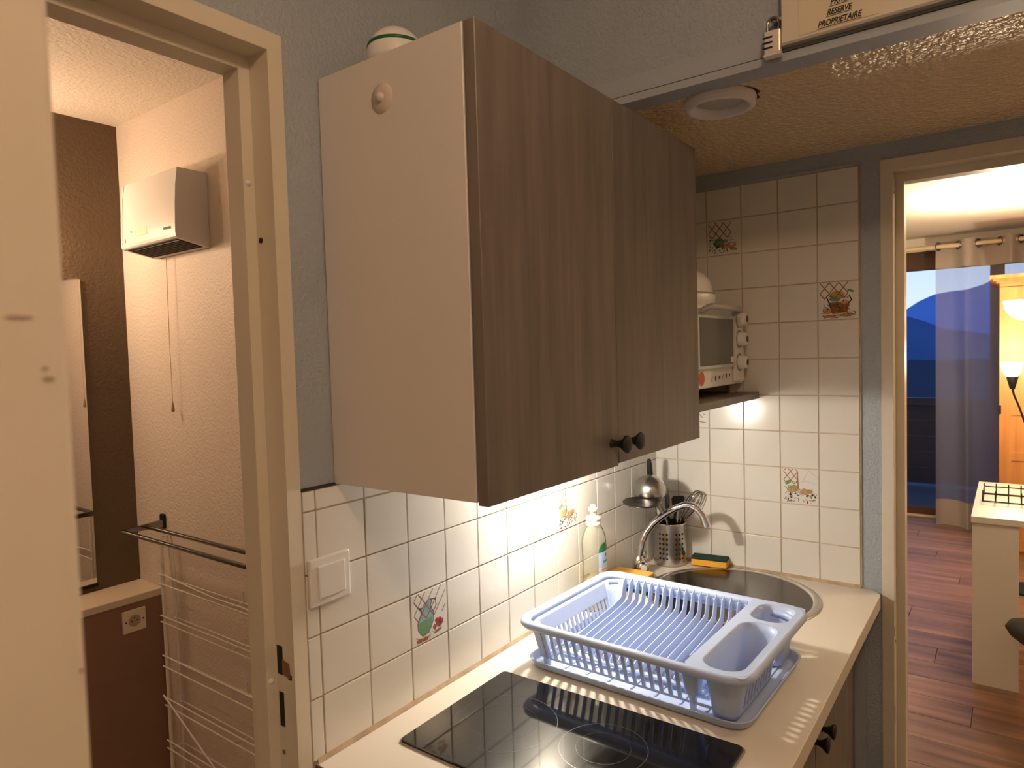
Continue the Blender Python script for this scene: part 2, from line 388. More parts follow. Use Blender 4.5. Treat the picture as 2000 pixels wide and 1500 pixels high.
m3 = motif(tiles_end[(3, 1)], trellis(.06, .72, .5, .94, 3, .024)+wiggle(34, .08, .6, .08, .48, OU, .016)+wiggle(14, .5, .88, .12, .5, BR, .014),
           [(LE, 'e', .36, .36, .16, .14), (OC, 'e', .76, .18, .14, .05, -20), (AP, 'e', .58, .28, .12, .07)]+scatter(10, .08, .6, .1, .4, [OU, LE, RE], .02, .045))
m3['label'] = 'painted herbs and vegetables below a trellis'
m4 = motif(tiles_end[(4, 6)], [(BR, .03, [(.1, .9), (.5, .6)]), (BR, .03, [(.45, .9), (.75, .62)]), (RE, .025, [(.1, .4), (.3, .55), (.45, .35), (.6, .5), (.8, .3)]), (RE, .02, [(.1, .3), (.5, .22), (.9, .16)])]+wiggle(8, .1, .9, .15, .5, RE, .018), [(AP, 'e', .4, .35, .12, .1)])
m4['label'] = 'painted red fruit motif'

# ------------------------------------------------------------------ setting: ceilings, beam, cupboard front above the beam, remaining shell
struct('ceiling', MBX(.655, L, -3.3, 0, ZC, ZC+.03), M_ceil, 'lowered cream stipple ceiling over the kitchenette')
hc = struct('ceiling_high', MBX(-2.3, .66, -3.3, .08, ZH, ZH+.05), M_hceil, 'high ceiling of the entry')
XF = .6034
trim_b = struct('trim_1', MBX(XF, .657, -3.3, 0, 2.060, 2.0745), M_blue_trim, 'blue-grey painted beam edge under the high cupboard')
sub(trim_b, 'upper_rail', MBX(XF+.006, .657, -3.3, 0, 2.0785, 2.114), M_blue_trim)
sub(trim_b, 'shadow_gap', MBX(XF+.035, .657, -3.3, 0, 2.0745, 2.0785), M_dark)
struct('wall_bulkhead', MBX(XF+.008, .657, -.588, 0, 2.114, ZH), M_blue, 'blue-grey bulkhead above the beam')
struct('wall_rear', MBX(-2.38, -2.3, -3.3, .08, 0, ZH), M_lwall)
struct('wall_right', MBX(-2.3, L, -1.95, -1.87, 0, ZH), M_lwall)
trim_t = struct('trim_2', MB().prism([(L-.0005, Y0-.002, 2.018), (L, Y0, 2.018), (L, Y0, 2.021), (L-.004, Y0, 2.021)], (0, 0, .0)).box(L-.004, L, Y0, 0, 2.018, 2.026), M_blue_trim, 'blue batten above the tiles')

# ------------------------------------------------------------------ setting: bathroom
struct('wall_bathroom_side', MBX(XR, XR+.08, .08, YD+.08, 0, ZB), M_plaster, 'white stippled bathroom side wall')
struct('wall_bathroom_back', MBX(-1.4, XR, YD, YD+.08, 0, ZB), M_taupe, 'taupe bathroom back wall')
struct('wall_bathroom_left', MBX(-1.48, -1.4, .08, YD+.08, 0, ZB), M_plaster)
struct('ceiling_bathroom', MBX(-1.4, XR+.08, .08, YD+.08, ZB, ZB+.05), M_bceil, 'stippled bathroom ceiling')
YLD = 1.5486
ledge = struct('trim_3', MBX(-1.4, XR, YLD, YD, .474, .728), M_brownbox, 'boxed-in ledge under the bathroom mirror')
sub(ledge, 'ledge_top', MBX(-1.4, XR, YLD-.006, YD, .729, .755, bev=.003), mat('ledge_cream', (.70, .60, .47), .4))
sub(ledge, 'lower_panel', MBX(-1.4, XR, YLD+.006, YD, 0, .472), M_brownbox)
# metal door frame of the bathroom (profile: face, reveal, stop, second reveal)
PROF = [(0, -.004), (.0255, -.004), (.0255, .044), (.0445, .044), (.0445, .086), (0, .086)]   # (inward, depth)
def frame_sweep(a0, a1, top, pt, prof=PROF):
    loops = [[pt(a0+w_, d_, 0) for w_, d_ in prof], [pt(a0+w_, d_, top-w_*1.1) for w_, d_ in prof], [pt(a1-w_, d_, top-w_*1.1) for w_, d_ in prof], [pt(a1-w_, d_, 0) for w_, d_ in prof]]
    mb = MB().loft(loops, False); mb.poly(loops[0]); mb.poly(loops[3]); return mb
fr = frame_sweep(-.80, XO, 2.052, lambda a, d_, z: (a, d_, z))
frame1 = struct('trim_4', fr, M_cream, 'cream painted metal frame of the bathroom door')
xi = XO-.0255
sub(frame1, 'latch_slot', MBX(xi-.0006, xi+.004, .026, .040, 1.053, 1.100), M_lockbody)
sub(frame1, 'latch_lip', MB().prism([(xi-.0004, .026, 1.055), (xi-.0004, .006, 1.052), (xi-.0004, .009, 1.076), (xi-.0004, .026, 1.079)], (-.0012, 0, 0)), mat('worn_brass', (.30, .18, .10), .4, .6))
sub(frame1, 'latch_notch', MBX(xi-.0010, xi-.0002, .004, .012, 1.050, 1.058), M_lockbody)
sub(frame1, 'bolt_slot', MBX(xi-.0006, xi+.004, .027, .039, .968, 1.024), M_lockbody)
for z in (1.831, 1.0431):
    sub(frame1, 'rubber_bumper', MB().lathe([(0, .0405), (.004, .041), (.0052, .044)], (-.0625, 0, z), 14, 'y'), M_white)
sub(frame1, 'screw_hole', MB().lathe([(.0045, 0), (.0045, .0012)], (xi-.0012, .033, 1.7426), 12, 'x'), M_dark)
sub(frame1, 'screw', MB().lathe([(0, -.0005), (.004, 0)], (xi-.0008, .033, .925), 12, 'x'), mat('worn_brass', (.3, .2, .1), .4))

# door leaf, open into the kitchen, its free edge close to the camera
HX, HY = -.74, -.012
d1 = struct('door_1', MB(), M_leaf, 'cream bathroom door leaf standing open')
th = math.radians(-79.9); ln = .655
lf = MBX(0, ln, 0, .04, .008, 2.0, bev=.003)
me = lf.mesh('door_1', M_leaf); d1.data = me; d1.location = (HX, HY, 0); d1.rotation_euler = (0, 0, th)
for yy, zz, ra, rb in ((.0323, 1.5520, .0022, .0007), (.0313, 1.5555, .0012, .0006), (.0245, 1.5722, .0045, .0005), (.0372, 1.4507, .0008, .0008)):
    link('scuff', MB().poly([(ln+.0003, yy+ra*math.cos(6.283*q/12), zz+rb*math.sin(6.283*q/12)) for q in range(12)]).mesh('scuff', mat('old_scuff', (.34, .27, .19), .7)), d1)
ho = link('door_handle', MB().lathe([(.024, -.006), (.024, 0)], (.60, 0, 1.04), 18, 'y').tube([(.60, -.004, 1.04), (.60, -.045, 1.04), (.585, -.052, 1.04), (.49, -.052, 1.04)], .008, 10).mesh('door_handle', M_chrome), d1)
link('lock_plate', MBX(ln-.001, ln+.0012, .010, .030, .95, 1.12).mesh('lock_plate', M_steel), d1)
for zz in (.25, 1.0, 1.8): link('hinge', MB().lathe([(.008, zz-.05), (.008, zz+.05)], (-.004, 0, 0), 12).mesh('hinge', M_steel), d1)

# metal frame of the living-room doorway
fr2 = frame_sweep(-1.4535, -.6365, 2.021, lambda a, d_, z: (L+d_, a, z), [(0, -.004), (.0275, -.004), (.0275, .045), (.0475, .045), (.0475, .088), (0, .088)])
frame2 = struct('trim_5', fr2, M_cream, 'cream painted metal frame of the living-room doorway')
for z in (.765, 1.94): sub(frame2, 'screw', MB().lathe([(0, -.001), (.0045, 0)], (L+.022, -.664, z), 12, 'y'), M_dark)
for z0, z1 in ((.785, .81), (.55, .60)): sub(frame2, 'paint_chip', MBX(L+.001, L+.006, -.6645, -.6638, z0, z1), M_dark)

# ------------------------------------------------------------------ setting: living room
struct('wall_living_left', MBX(L+.08, XW, .50, .58, 0, ZL), M_lwall)
struct('wall_living_right', MBX(L+.08, XW, -3.3, -3.22, 0, ZL), M_lwall)
struct('ceiling_living', MBX(L+.08, XW+.1, -3.3, .58, ZL, ZL+.05), M_lwall)
struct('wall_window', MB().box(XW, XW+.12, -3.3, .58, 2.34, ZL).box(XW, XW+.12, .36, .58, 0, 2.34).box(XW, XW+.12, -3.3, -1.9, 0, 2.34), M_lwall)
win = struct('window_1', MB().box(XW+.01, XW+.09, -1.9, .36, 2.18, 2.34).box(XW+.01, XW+.09, -1.9, .36, 0, .075).box(XW+.01, XW+.09, .26, .36, .075, 2.18).box(XW+.01, XW+.09, -1.9, -1.8, .075, 2.18).box(XW+.02, XW+.08, -.86, -.76, .075, 2.18), M_dframe, 'dark brown framed balcony window')
gl = mat('window_glass', (.97, .98, 1.), 0., trans=1., ior=1.02, spec=.2)
sub(win, 'pane', MBX(XW+.045, XW+.05, -.76, .26, .075, 2.18), gl)
sub(win, 'pane', MBX(XW+.045, XW+.05, -1.8, -.86, .075, 2.18), gl)
sub(win, 'threshold', MBX(XW-.03, XW+.02, -1.9, .36, 0, .012), mat('pale_threshold', (.62, .48, .28), .5))
# balcony and landscape
bal = solo('balcony', 'dark wooden balcony parapet outside the window', 'balcony', MB().box(XW+.13, 8.0, -3.3, 2.5, -.15, -.02), mat('dark_concrete', (.05, .05, .06), .8), (7, 0, 0))
mbd = mat('dark_balcony_wood', (.045, .03, .025), .7)
sub(bal, 'handrail', MBX(7.85, 7.97, -3.3, 2.5, .88, .94), mbd)
for i in range(5): sub(bal, 'board', MBX(7.9, 7.93, -3.3, 2.5, .01+i*.172, .178+i*.172), mbd)
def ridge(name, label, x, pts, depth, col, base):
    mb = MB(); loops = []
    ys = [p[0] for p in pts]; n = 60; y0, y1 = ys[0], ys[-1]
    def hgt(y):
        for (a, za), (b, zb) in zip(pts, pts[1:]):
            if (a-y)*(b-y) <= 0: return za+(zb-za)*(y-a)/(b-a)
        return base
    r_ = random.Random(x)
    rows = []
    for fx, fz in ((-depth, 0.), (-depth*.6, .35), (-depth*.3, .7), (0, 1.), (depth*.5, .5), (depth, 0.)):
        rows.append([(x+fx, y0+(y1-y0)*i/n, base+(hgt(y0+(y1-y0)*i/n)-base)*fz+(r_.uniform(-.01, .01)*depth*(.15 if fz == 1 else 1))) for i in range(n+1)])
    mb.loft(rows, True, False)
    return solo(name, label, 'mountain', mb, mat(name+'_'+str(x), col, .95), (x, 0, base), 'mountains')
ridge('mountain', 'tall mountain ridge on the dusk horizon, coloured blue for haze', 900, [(400, -20), (200, 10), (120, 28), (97, 38), (82, 49), (65, 55.5), (43, 55.6), (24.6, 61), (11, 68), (-6.5, 70), (-60, 60), (-200, 75), (-500, 20)], 160, (.10, .19, .42), -60)  # aerial haze painted in as a blue base colour
ridge('mountain', 'lower foothill in front of the tall ridge, coloured dark blue for haze', 500, [(300, 5), (150, 22), (80, 20), (53.6, 18), (45, 15), (35, 9.5), (18, 6), (3, 3.6), (-40, 9), (-250, 12)], 90, (.04, .075, .17), -50)  # haze put into this base colour too, darker blue
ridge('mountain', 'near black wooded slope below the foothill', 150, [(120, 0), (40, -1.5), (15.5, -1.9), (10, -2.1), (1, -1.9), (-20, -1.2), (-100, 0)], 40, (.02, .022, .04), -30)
solo('valley_ground', 'dark valley floor beyond the balcony', 'ground', MBX(8.2, 2500, -1500, 1500, -62, -60), mat('valley_dark', (.02, .025, .04), .95), (500, 0, -60))

# ------------------------------------------------------------------ lamps
cl = thing('ceiling_lamp', 'round white ceiling lamp of the entry', 'lamp', (-.62, -1.15, ZH))
part(cl, 'base_plate', MB().lathe([(.07, ZH-.012), (.07, ZH)], (-.62, -1.15, 0), 28), M_white)
part(cl, 'bulb', MB().lathe([(0, ZH-.085), (.02, ZH-.08), (.03, ZH-.06), (.022, ZH-.035), (.014, ZH-.012)], (-.62, -1.15, 0), 20), M_shade)
point_light('kitchen_lamp_light', (-.62, -1.15, ZH-.13), 16, WARM, .055)
uc = thing('under_cabinet_spot', 'small round spotlight under the wall cabinet', 'lamp', (.62, -.075, 1.333))
part(uc, 'housing', MB().lathe([(.034, 1.333), (.034, 1.348)], (.62, -.075, 0), 28), M_steel)
part(uc, 'lens', MB().lathe([(.024, 1.3315), (.024, 1.333)], (.62, -.075, 0), 24), mat('spot_lens', (1, .95, .8), .3, emit=(1., .86, .62), estr=25))
point_light('under_cabinet_light', (.62, -.075, 1.322), 13, (1., .90, .75), .02)
bl = thing('bathroom_lamp', 'white wall tube lamp above the bathroom mirror', 'lamp', (-.12, YD, 2.02))
part(bl, 'base', MBX(-.40, .16, YD-.03, YD, 2.0, 2.045, bev=.006), M_white)
part(bl, 'tube', MB().lathe([(.016, -.25), (.018, -.24), (.018, .24), (.016, .25)], (-.12, YD-.050, 2.02), 16, 'x'), mat('tube_glow', (.9, .85, .75), .4, emit=WARM, estr=3))
for lx, le in ((-.34, 5), (-.12, 5), (.10, 9)): point_light('bathroom_light', (lx, YD-.075, 2.012), le, WARM, .018)

# ------------------------------------------------------------------ wall cabinet
ZB0, ZT0, CX0, CX1, CY = 1.348, 2.008, .042, .832, -.307
wc = thing('wall_cabinet', 'white wall cabinet with two dark oak doors above the worktop', 'cabinet', (.437, -.15, ZB0))
part(wc, 'side_panel', MBX(CX0, CX0+.016, CY, -.002, ZB0, ZT0, bev=.0008, seg=1), M_mel)
part(wc, 'side_panel', MBX(CX1-.016, CX1, CY, -.006, ZB0, ZT0, bev=.0008, seg=1), M_mel)
part(wc, 'top_panel', MBX(CX0+.016, CX1-.016, CY, -.006, ZT0-.018, ZT0-.002), M_mel)
part(wc, 'bottom_panel', MBX(CX0+.016, CX1-.016, CY, -.006, ZB0+.002, ZB0+.018), M_mel)
part(wc, 'back_panel', MBX(CX0+.016, CX1-.016, -.010, -.006, ZB0+.018, ZT0-.018), M_mel)
part(wc, 'shelf', MBX(CX0+.016, CX1-.016, CY+.02, -.010, 1.67, 1.686), M_mel)
YDR = -.3285
def flared_knob(root, x, y, z):
    return part(root, 'knob', MB().lathe([(.0085, 0), (.0065, .004), (.0055, .012), (.008, .020), (.0145, .028), (.0165, .031), (.015, .0335), (.006, .0345), (0, .0347)], (0, 0, 0), 20, 'y').__class__().lathe(
        [(.0085, 0), (.0065, -.004), (.0055, -.012), (.008, -.020), (.0145, -.028), (.0165, -.031), (.015, -.0335), (.006, -.0345), (0, -.0347)], (x, y, z), 20, 'y'), M_black, 'black flared knob')
for x0, x1, kx in ((CX0+.001, .4285, .403), (.4305, CX1-.001, .456)):
    d = part(wc, 'door', MBX(x0, x1, YDR, CY-.002, ZB0-(.004 if x0 < .2 else 0), ZT0, bev=.001, seg=1), M_dwood, 'dark grey-brown oak door')
    flared_knob(d, kx, YDR, 1.388)

# things on the cabinet
sk = thing('suction_hook', 'clear suction disc stuck on the white cabinet side', 'hook', (CX0, -.1486, 1.943))
part(sk, 'disc', MB().lathe([(0, -.004), (.010, -.0035), (.022, -.0012), (.0225, 0)], (CX0, -.1486, 1.943), 28, 'x'), M_suction)
part(sk, 'nub', MB().lathe([(0, -.010), (.006, -.009), (.008, -.003)], (CX0, -.1486, 1.943), 16, 'x'), M_suction)
bx, by = .112, -.110
dm = thing('white_ball', 'white ball with a green band on top of the wall cabinet', 'ball', (bx, by, ZT0))
Rb = .046; bz = ZT0+.027
def arc(a0, a1, n=14): return [(Rb*math.cos(math.radians(a0+(a1-a0)*i/n)), bz+Rb*math.sin(math.radians(a0+(a1-a0)*i/n))) for i in range(n+1)]
part(dm, 'lower_shell', MB().lathe([(.034, ZT0)]+arc(-10, 17), (bx, by, 0), 32), M_white)
part(dm, 'green_band', MB().lathe([(Rb*.957, bz+Rb*.285), (Rb*.985, bz+Rb*.29), (Rb*.96, bz+Rb*.40), (Rb*.92, bz+Rb*.41)], (bx, by, 0), 32), M_green, 'green ring')
part(dm, 'upper_shell', MB().lathe(arc(23, 90, 12), (bx, by, 0), 32), M_white)

# light switch
lsw = thing('light_switch', 'white square light switch on the tiles beside the door frame', 'switch', (.02, -.005, 1.197))
part(lsw, 'frame', MB().box(-.022, .060, -.0125, -.0045, .8455+.312, .9235+.312, bev=.003), M_white)
part(lsw, 'rocker', MB().box(-.008, .046, -.0165, -.012, .858+.312, .911+.312, bev=.0018), M_white)
# ------------------------------------------------------------------ worktop with cut-outs
SX, SY, SR = 1.0788, -.310, .2227
outer = [(-.018, -.001), (L-.001, -.001), (L-.001, -.592)]
outer += [(L-.04+.039*math.cos(math.radians(a)), -.597-.040*math.sin(math.radians(a))) for a in range(0, 91, 15)]
outer += [(-.018, -.637)]
hole = [(SX+(SR-.018)*math.cos(2*math.pi*i/48), SY+(SR-.018)*math.sin(2*math.pi*i/48)) for i in range(48)]
v_, f_ = fill_with_holes(outer, [hole], ZW-.034, ZW)
wt = solo('worktop', 'cream laminate kitchen worktop with rounded front edge', 'worktop', MB().add(v_, f_), M_worktop, (.64, -.3, ZW))
bm = bmesh.new(); bm.from_mesh(wt.data)
ed = [e for e in bm.edges if all(abs(v.co.z) < 1e-4 or abs(v.co.z+.034) < 1e-4 for v in e.verts) and abs(e.verts[0].co.z-e.verts[1].co.z) < 1e-5 and all(v.co.y+(-.3) < -.59 for v in e.verts) and len(e.link_faces) == 2 and abs(e.link_faces[0].normal.dot(e.link_faces[1].normal)) < .5]
bmesh.ops.bevel(bm, geom=ed, offset=.013, segments=5, profile=.5, affect='EDGES', clamp_overlap=True)
bm.to_mesh(wt.data); bm.free()
part(wt, 'end_edge', MBX(-.0192, -.018, -.62, -.001, ZW-.034, ZW-.002), mat('brown_edge_strip', (.16, .09, .05), .6))

# hob
hx0, hx1, hy0, hy1 = .1005, .3985, -.562, -.0705
hb = thing('hob', 'black glass hob with two cooking zones', 'hob', ((hx0+hx1)/2, (hy0+hy1)/2, ZW))
mb = MB().loft([rrect(hx0, hx1, hy0, hy1, .010, ZW+.0005), rrect(hx0, hx1, hy0, hy1, .010, ZW+.0048), rrect(hx0+.0015, hx1-.0015, hy0+.0015, hy1-.0015, .009, ZW+.006)], False)
mb.poly(rrect(hx0+.0015, hx1-.0015, hy0+.0015, hy1-.0015, .009, ZW+.006))
part(hb, 'glass_plate', mb, M_hob)
part(hb, 'steel_trim', MB().loft([rrect(hx0-.003, hx1+.003, hy0-.003, hy1+.003, .012, ZW), rrect(hx0-.003, hx1+.003, hy0-.003, hy1+.003, .012, ZW+.002), rrect(hx0, hx1, hy0, hy1, .010, ZW+.002)], False), M_grey)
for cx, cy, r in ((.243, -.190, .093), (.268, -.372, .073)):
    part(hb, 'cooking_zone', MB().lathe([(r-.0009, ZW+.00612), (r, ZW+.00612)], (cx, cy, 0), 64, caps=False), M_ring, 'thin grey printed circle')
    part(hb, 'cooking_zone', MB().lathe([(r*.62-.0005, ZW+.00611), (r*.62, ZW+.00611)], (cx, cy, 0), 48, caps=False), mat('faint_hob_print', (.03, .03, .03), .25), 'faint inner circle')

# sink
sk_ = thing('sink', 'round stainless steel sink set in the worktop', 'sink', (SX, SY, ZW))
part(sk_, 'rim', MB().lathe([(SR, ZW+.0005), (SR-.001, ZW+.0025), (SR-.008, ZW+.0042), (SR-.019, ZW+.0042), (SR-.0225, ZW+.002)], (SX, SY, 0), 72, caps=False), M_steel, 'flat polished rim')
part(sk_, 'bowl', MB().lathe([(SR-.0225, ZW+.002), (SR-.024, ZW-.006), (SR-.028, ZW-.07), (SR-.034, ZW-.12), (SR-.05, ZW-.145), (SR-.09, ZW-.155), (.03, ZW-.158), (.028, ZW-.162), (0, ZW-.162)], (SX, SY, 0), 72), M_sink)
part(sk_, 'drain', MB().lathe([(.028, ZW-.1575), (.022, ZW-.156), (0, ZW-.159)], (SX, SY, 0), 24), M_chrome)

# base cabinet
BY = -.555
bc = thing('base_cabinet', 'dark oak base cabinet under the worktop', 'cabinet', (.62, -.30, 0))
part(bc, 'carcass', MB().box(-.01, .01, BY, -.01, .08, ZW-.034).box(.740, .756, BY, -.01, .08, ZW-.034).box(1.286, 1.302, BY+.03, -.01, .08, ZW-.034).box(.01, 1.286, BY, -.01, .08, .096).box(.01, 1.286, -.02, -.01, .096, ZW-.034), M_mel)
part(bc, 'plinth', MBX(-.01, 1.274, BY+.05, BY+.066, 0, .08), M_dwood)
part(bc, 'top_rail', MBX(-.01, 1.274, BY-.001, BY+.016, ZW-.075, ZW-.034), mat('dark_rail', (.02, .016, .014), .6))
for x0, x1, kx in ((-.008, .407, .378), (.410, .824, .796), (.827, 1.272, .856)):
    d = part(bc, 'door', MBX(x0, x1, BY-.019, BY-.001, .085, ZW-.078, bev=.001, seg=1), M_dwood)
    flared_knob(d, kx, BY-.019, .725)
part(bc, 'filler_post', MBX(1.275, L-.001, BY-.026, BY+.03, 0, ZW-.034), M_blue_trim, 'blue-grey painted filler strip')

# ------------------------------------------------------------------ dish rack
RZ = math.radians(-1.6)
RC = (.6125, -.3265)
tray = thing('drip_tray', 'pale blue plastic drip tray under the dish rack', 'tray', (RC[0], RC[1], ZW), rz=RZ)
hx, hy = .174, .2335
tl = MB().loft([rrect(-hx+.014, hx-.014, -hy+.014, hy-.014, .03, .0005), rrect(-hx+.006, hx-.006, -hy+.006, hy-.006, .034, .004), rrect(-hx, hx, -hy, hy, .038, .0165), rrect(-hx-.002, hx+.002, -hy-.002, hy+.002, .039, .0185),
                rrect(-hx+.002, hx-.002, -hy+.002, hy-.002, .037, .0188), rrect(-hx+.008, hx-.008, -hy+.008, hy-.008, .032, .0062)], True)
tl.poly(rrect(-hx+.008, hx-.008, -hy+.008, hy-.008, .032, .0062)); tl.poly(rrect(-hx+.014, hx-.014, -hy+.014, hy-.014, .03, .0005)[::-1])
part(tray, 'pan', tl, M_rack, local=True)
for i in range(9):
    part(tray, 'drain_rib', MBX(-.145, .145, -.20+i*.05-.0025, -.20+i*.05+.0025, .0062, .0085, bev=.001, seg=1), M_rack, local=True)
rk = thing('dish_rack', 'pale blue plastic dish rack with cutlery cups beside the hob', 'dish rack', (RC[0], RC[1], ZW+.0089), rz=RZ)
ZR = .0975                    # rim height above root
ox, oy = .1975, .2455
def off_rect(e, z, rad=.045): return rrect(-ox+e, ox-e, -oy+e, oy-e, max(.008, rad-e*.6), z, 8)
part(rk, 'rim', MB().loft([off_rect(.0145, ZR-.018), off_rect(.005, ZR-.016), off_rect(.0005, ZR-.010), off_rect(.0015, ZR-.004), off_rect(.006, ZR-.0002), off_rect(.012, ZR-.0005), off_rect(.018, ZR-.003), off_rect(.0195, ZR-.010), off_rect(.017, ZR-.018), off_rect(.0145, ZR-.018)]), M_rack, local=True)
# upper wall band and base frame
def tap(t): return .024+.022*(1-t)           # inset of wall at relative height t (0 base .. 1 rim)
def wall_loop(t): return off_rect(tap(t), .010+(ZR-.013-.010)*t, .05)
def wall_at(t): return tap(t), .010+(ZR-.013-.010)*t
def band(t0, t1, th_=.0025):
    a = wall_loop(t0); b = wall_loop(t1)
    ins = lambda lp, e: [(x*(1-e/.2), y*(1-e/.24), z) for x, y, z in lp]
    return MB().loft([a, b, ins(b, th_), ins(a, th_), a])
part(rk, 'upper_band', band(.86, 1.02), M_rack, local=True)
part(rk, 'base_frame', band(.0, .075), M_rack, local=True)
YC = -.128                    # cup block starts here (towards -y)
# corner posts and front slats
def slat(root, p0, p1, w_, along, th_=.0026, name='slat'):
    a = Vector(p0); b = Vector(p1); al = Vector(along).normalized()*w_/2; n = (b-a).cross(al).normalized()*th_/2
    mb = MB().add([a-al-n, a+al-n, a+al+n, a-al+n, b-al-n, b+al-n, b+al+n, b-al+n], [(3,2,1,0),(4,5,6,7),(0,1,5,4),(1,2,6,5),(2,3,7,6),(3,0,4,7)])
    return part(rk, name, mb, M_rack, local=True)
e0, z0 = wall_at(.03); e1, z1 = wall_at(.95)
y_ = .186
while y_ > YC+.020:
    slat(rk, (-ox+e0, y_*.985, z0), (-ox+e1, y_, z1), .0078, (0, 1, 0)); y_ -= .0183
for yy in (.2035,): slat(rk, (-ox+e0+.001, yy*.97, z0), (-ox+e1+.001, yy, z1), .016, (0, 1, 0))
# wall-side end: solid upper half, slats below
em, zm = wall_at(.55)
part(rk, 'end_panel', MB().prism([(-ox+.05, oy-em, zm), (ox-.05, oy-em, zm), (ox-.05, oy-e1, z1), (-ox+.05, oy-e1, z1)], (0, -.0026, 0)), M_rack, local=True)
x_ = -.142
while x_ < .145:
    slat(rk, (x_, oy-e0, z0), (x_, oy-em+.0, zm+.002), .0078, (1, 0, 0)); x_ += .0168
for sxn in (-1, 1):            # rounded corner panels
    cp = []
    for t in (.0, .3, .65, 1.0):
        lp = wall_loop(t); seg_ = lp[0:9] if sxn > 0 else lp[9:18]; cp.append(seg_)
    mbc = MB().loft(cp, True, False); oo = part(rk, 'corner_panel', mbc, M_rack, local=True)
    so = oo.modifiers.new('s', 'SOLIDIFY'); so.thickness = .0026
# far wall: upright panel edges and plate dividers sweeping across the floor
part(rk, 'far_band', MB().prism([(ox-e1, YC, z1-.012), (ox-e1, oy-.06, z1-.012), (ox-e1, oy-.06, z1+.006), (ox-e1, YC, z1+.006)], (-.0026, 0, 0)), M_rack, local=True)
path = [(.1700, .096), (.1690, .086), (.1665, .064), (.161, .046), (.151, .035), (.136, .029), (.10, .0245), (.05, .020), (0, .0165), (-.03, .0145), (-.06, .0125), (-.085, .0115), (-.094, .014)]
def divider_mesh():
    mb = MB(); hh = [.001, .013, .017, .018, .021, .021, .020, .019, .018, .017, .015, .012, .004]; tks = [.0006]+[.0016]*12
    lo = []
    for (px, pz), h, tk in zip(path, hh, tks):
        i = path.index((px, pz)); a = path[max(0, i-1)]; b = path[min(len(path)-1, i+1)]
        dx, dz = b[0]-a[0], b[1]-a[1]; l = math.hypot(dx, dz); nx, nz = -(-dz)/l*-1, -dx/l    # normal pointing inwards (up / towards -x)
        nx, nz = dz/l, -dx/l
        if nz < 0 and abs(nz) > .5: nx, nz = -nx, -nz
        if abs(nz) <= .5 and nx > 0: nx, nz = -nx, -nz
        lo.append([(px, -tk*1.6, pz), (px+nx*h, -tk*.6, pz+nz*h), (px+nx*h, tk*.6, pz+nz*h), (px, tk*1.6, pz)])
    mb.loft(lo, False); mb.poly(lo[0][::-1]); mb.poly(lo[-1]); return mb.mesh('plate_divider', M_rack)
dme = divider_mesh()
pk = MB()
n_div = 18
for i in range(n_div):
    y_ = .178-i*(.178-(YC+.010))/(n_div-1)
    link('plate_divider', dme, rk, (0, y_, 0))
for xx in (.125, .03, -.065):
    part(rk, 'cross_bar', MBX(xx-.0035, xx+.0035, YC, oy-.045, .0065 if xx < .1 else .016, .0095 if xx < .1 else .019), M_rack, local=True)
part(rk, 'floor_lip', MBX(-.100, -.088, YC, oy-.052, .004, .0105, bev=.0015, seg=1), M_rack, local=True)
# cutlery block: top deck with two openings and two cups
big = rrect(-ox+.022, .062, -oy+.021, YC-.018, .034, 0, 6); small = rrect(.076, ox-.021, -oy+.021, YC-.018, .030, 0, 6)
deck_o = rrect(-ox+.010, ox-.010, -oy+.010, YC+.002, .012, 0, 3)
dv, df = fill_with_holes(deck_o, [[(p[0], p[1]) for p in big], [(p[0], p[1]) for p in small]], ZR-.0045, ZR-.0005)
part(rk, 'cutlery_deck', MB().add(dv, df), M_rack, local=True)
def cup(x0, x1, y0, y1, r, slots, zb):
    mb = MB(); lv = [(0, ZR-.001), (.2, .078), (.5, .055), (.8, .028), (.93, .012), (1., .004)]
    lps = []
    for t, z in lv:
        e = .016*t; n = 6
        base = rrect(x0+e, x1-e, y0+e, y1-e, max(.012, r-e), z, n)
        # subdivide the straight -y side for slots
        full = base[:3*(n+1)]; a = base[3*(n+1)-1]; b = base[3*(n+1)]
        mid = [(a[0]+(b[0]-a[0])*k_/20, a[1]+(b[1]-a[1])*k_/20, z) for k_ in range(1, 20)]
        lps.append(full+mid+base[3*(n+1):])
    s0 = 3*(6+1)-1
    mb.loft(lps, True, True, (lambda i, k_: slots and i in (2, 3) and s0+1 <= k_ <= s0+18 and (k_-s0) % 2 == 0))
    mb.poly(lps[-1])
    o = part(rk, 'cutlery_cup', mb, M_rack, local=True); so = o.modifiers.new('s', 'SOLIDIFY'); so.thickness = .0018
    return o
cup(-ox+.022, .062, -oy+.021, YC-.018, .034, True, .004)['label'] = 'long slotted cutlery cup'
cup(.076, ox-.021, -oy+.021, YC-.018, .030, False, .004)['label'] = 'short solid cutlery cup'
part(rk, 'foot', MB().loft([rrect(-.172, -.126, YC-.016, YC+.018, .008, ZR-.012), rrect(-.160, -.130, YC-.012, YC+.013, .008, .030), rrect(-.157, -.136, YC-.006, YC+.007, .006, .024), rrect(-.155, -.140, YC-.004, YC+.005, .004, -.002)]), M_rack, local=True)
for px_, py_ in ((-.15, .19), (.15, .19), (.15, -.1)):
    part(rk, 'foot', MB().lathe([(.007, -.0025), (.009, .014)], (px_, py_, 0), 12), M_rack, local=True)

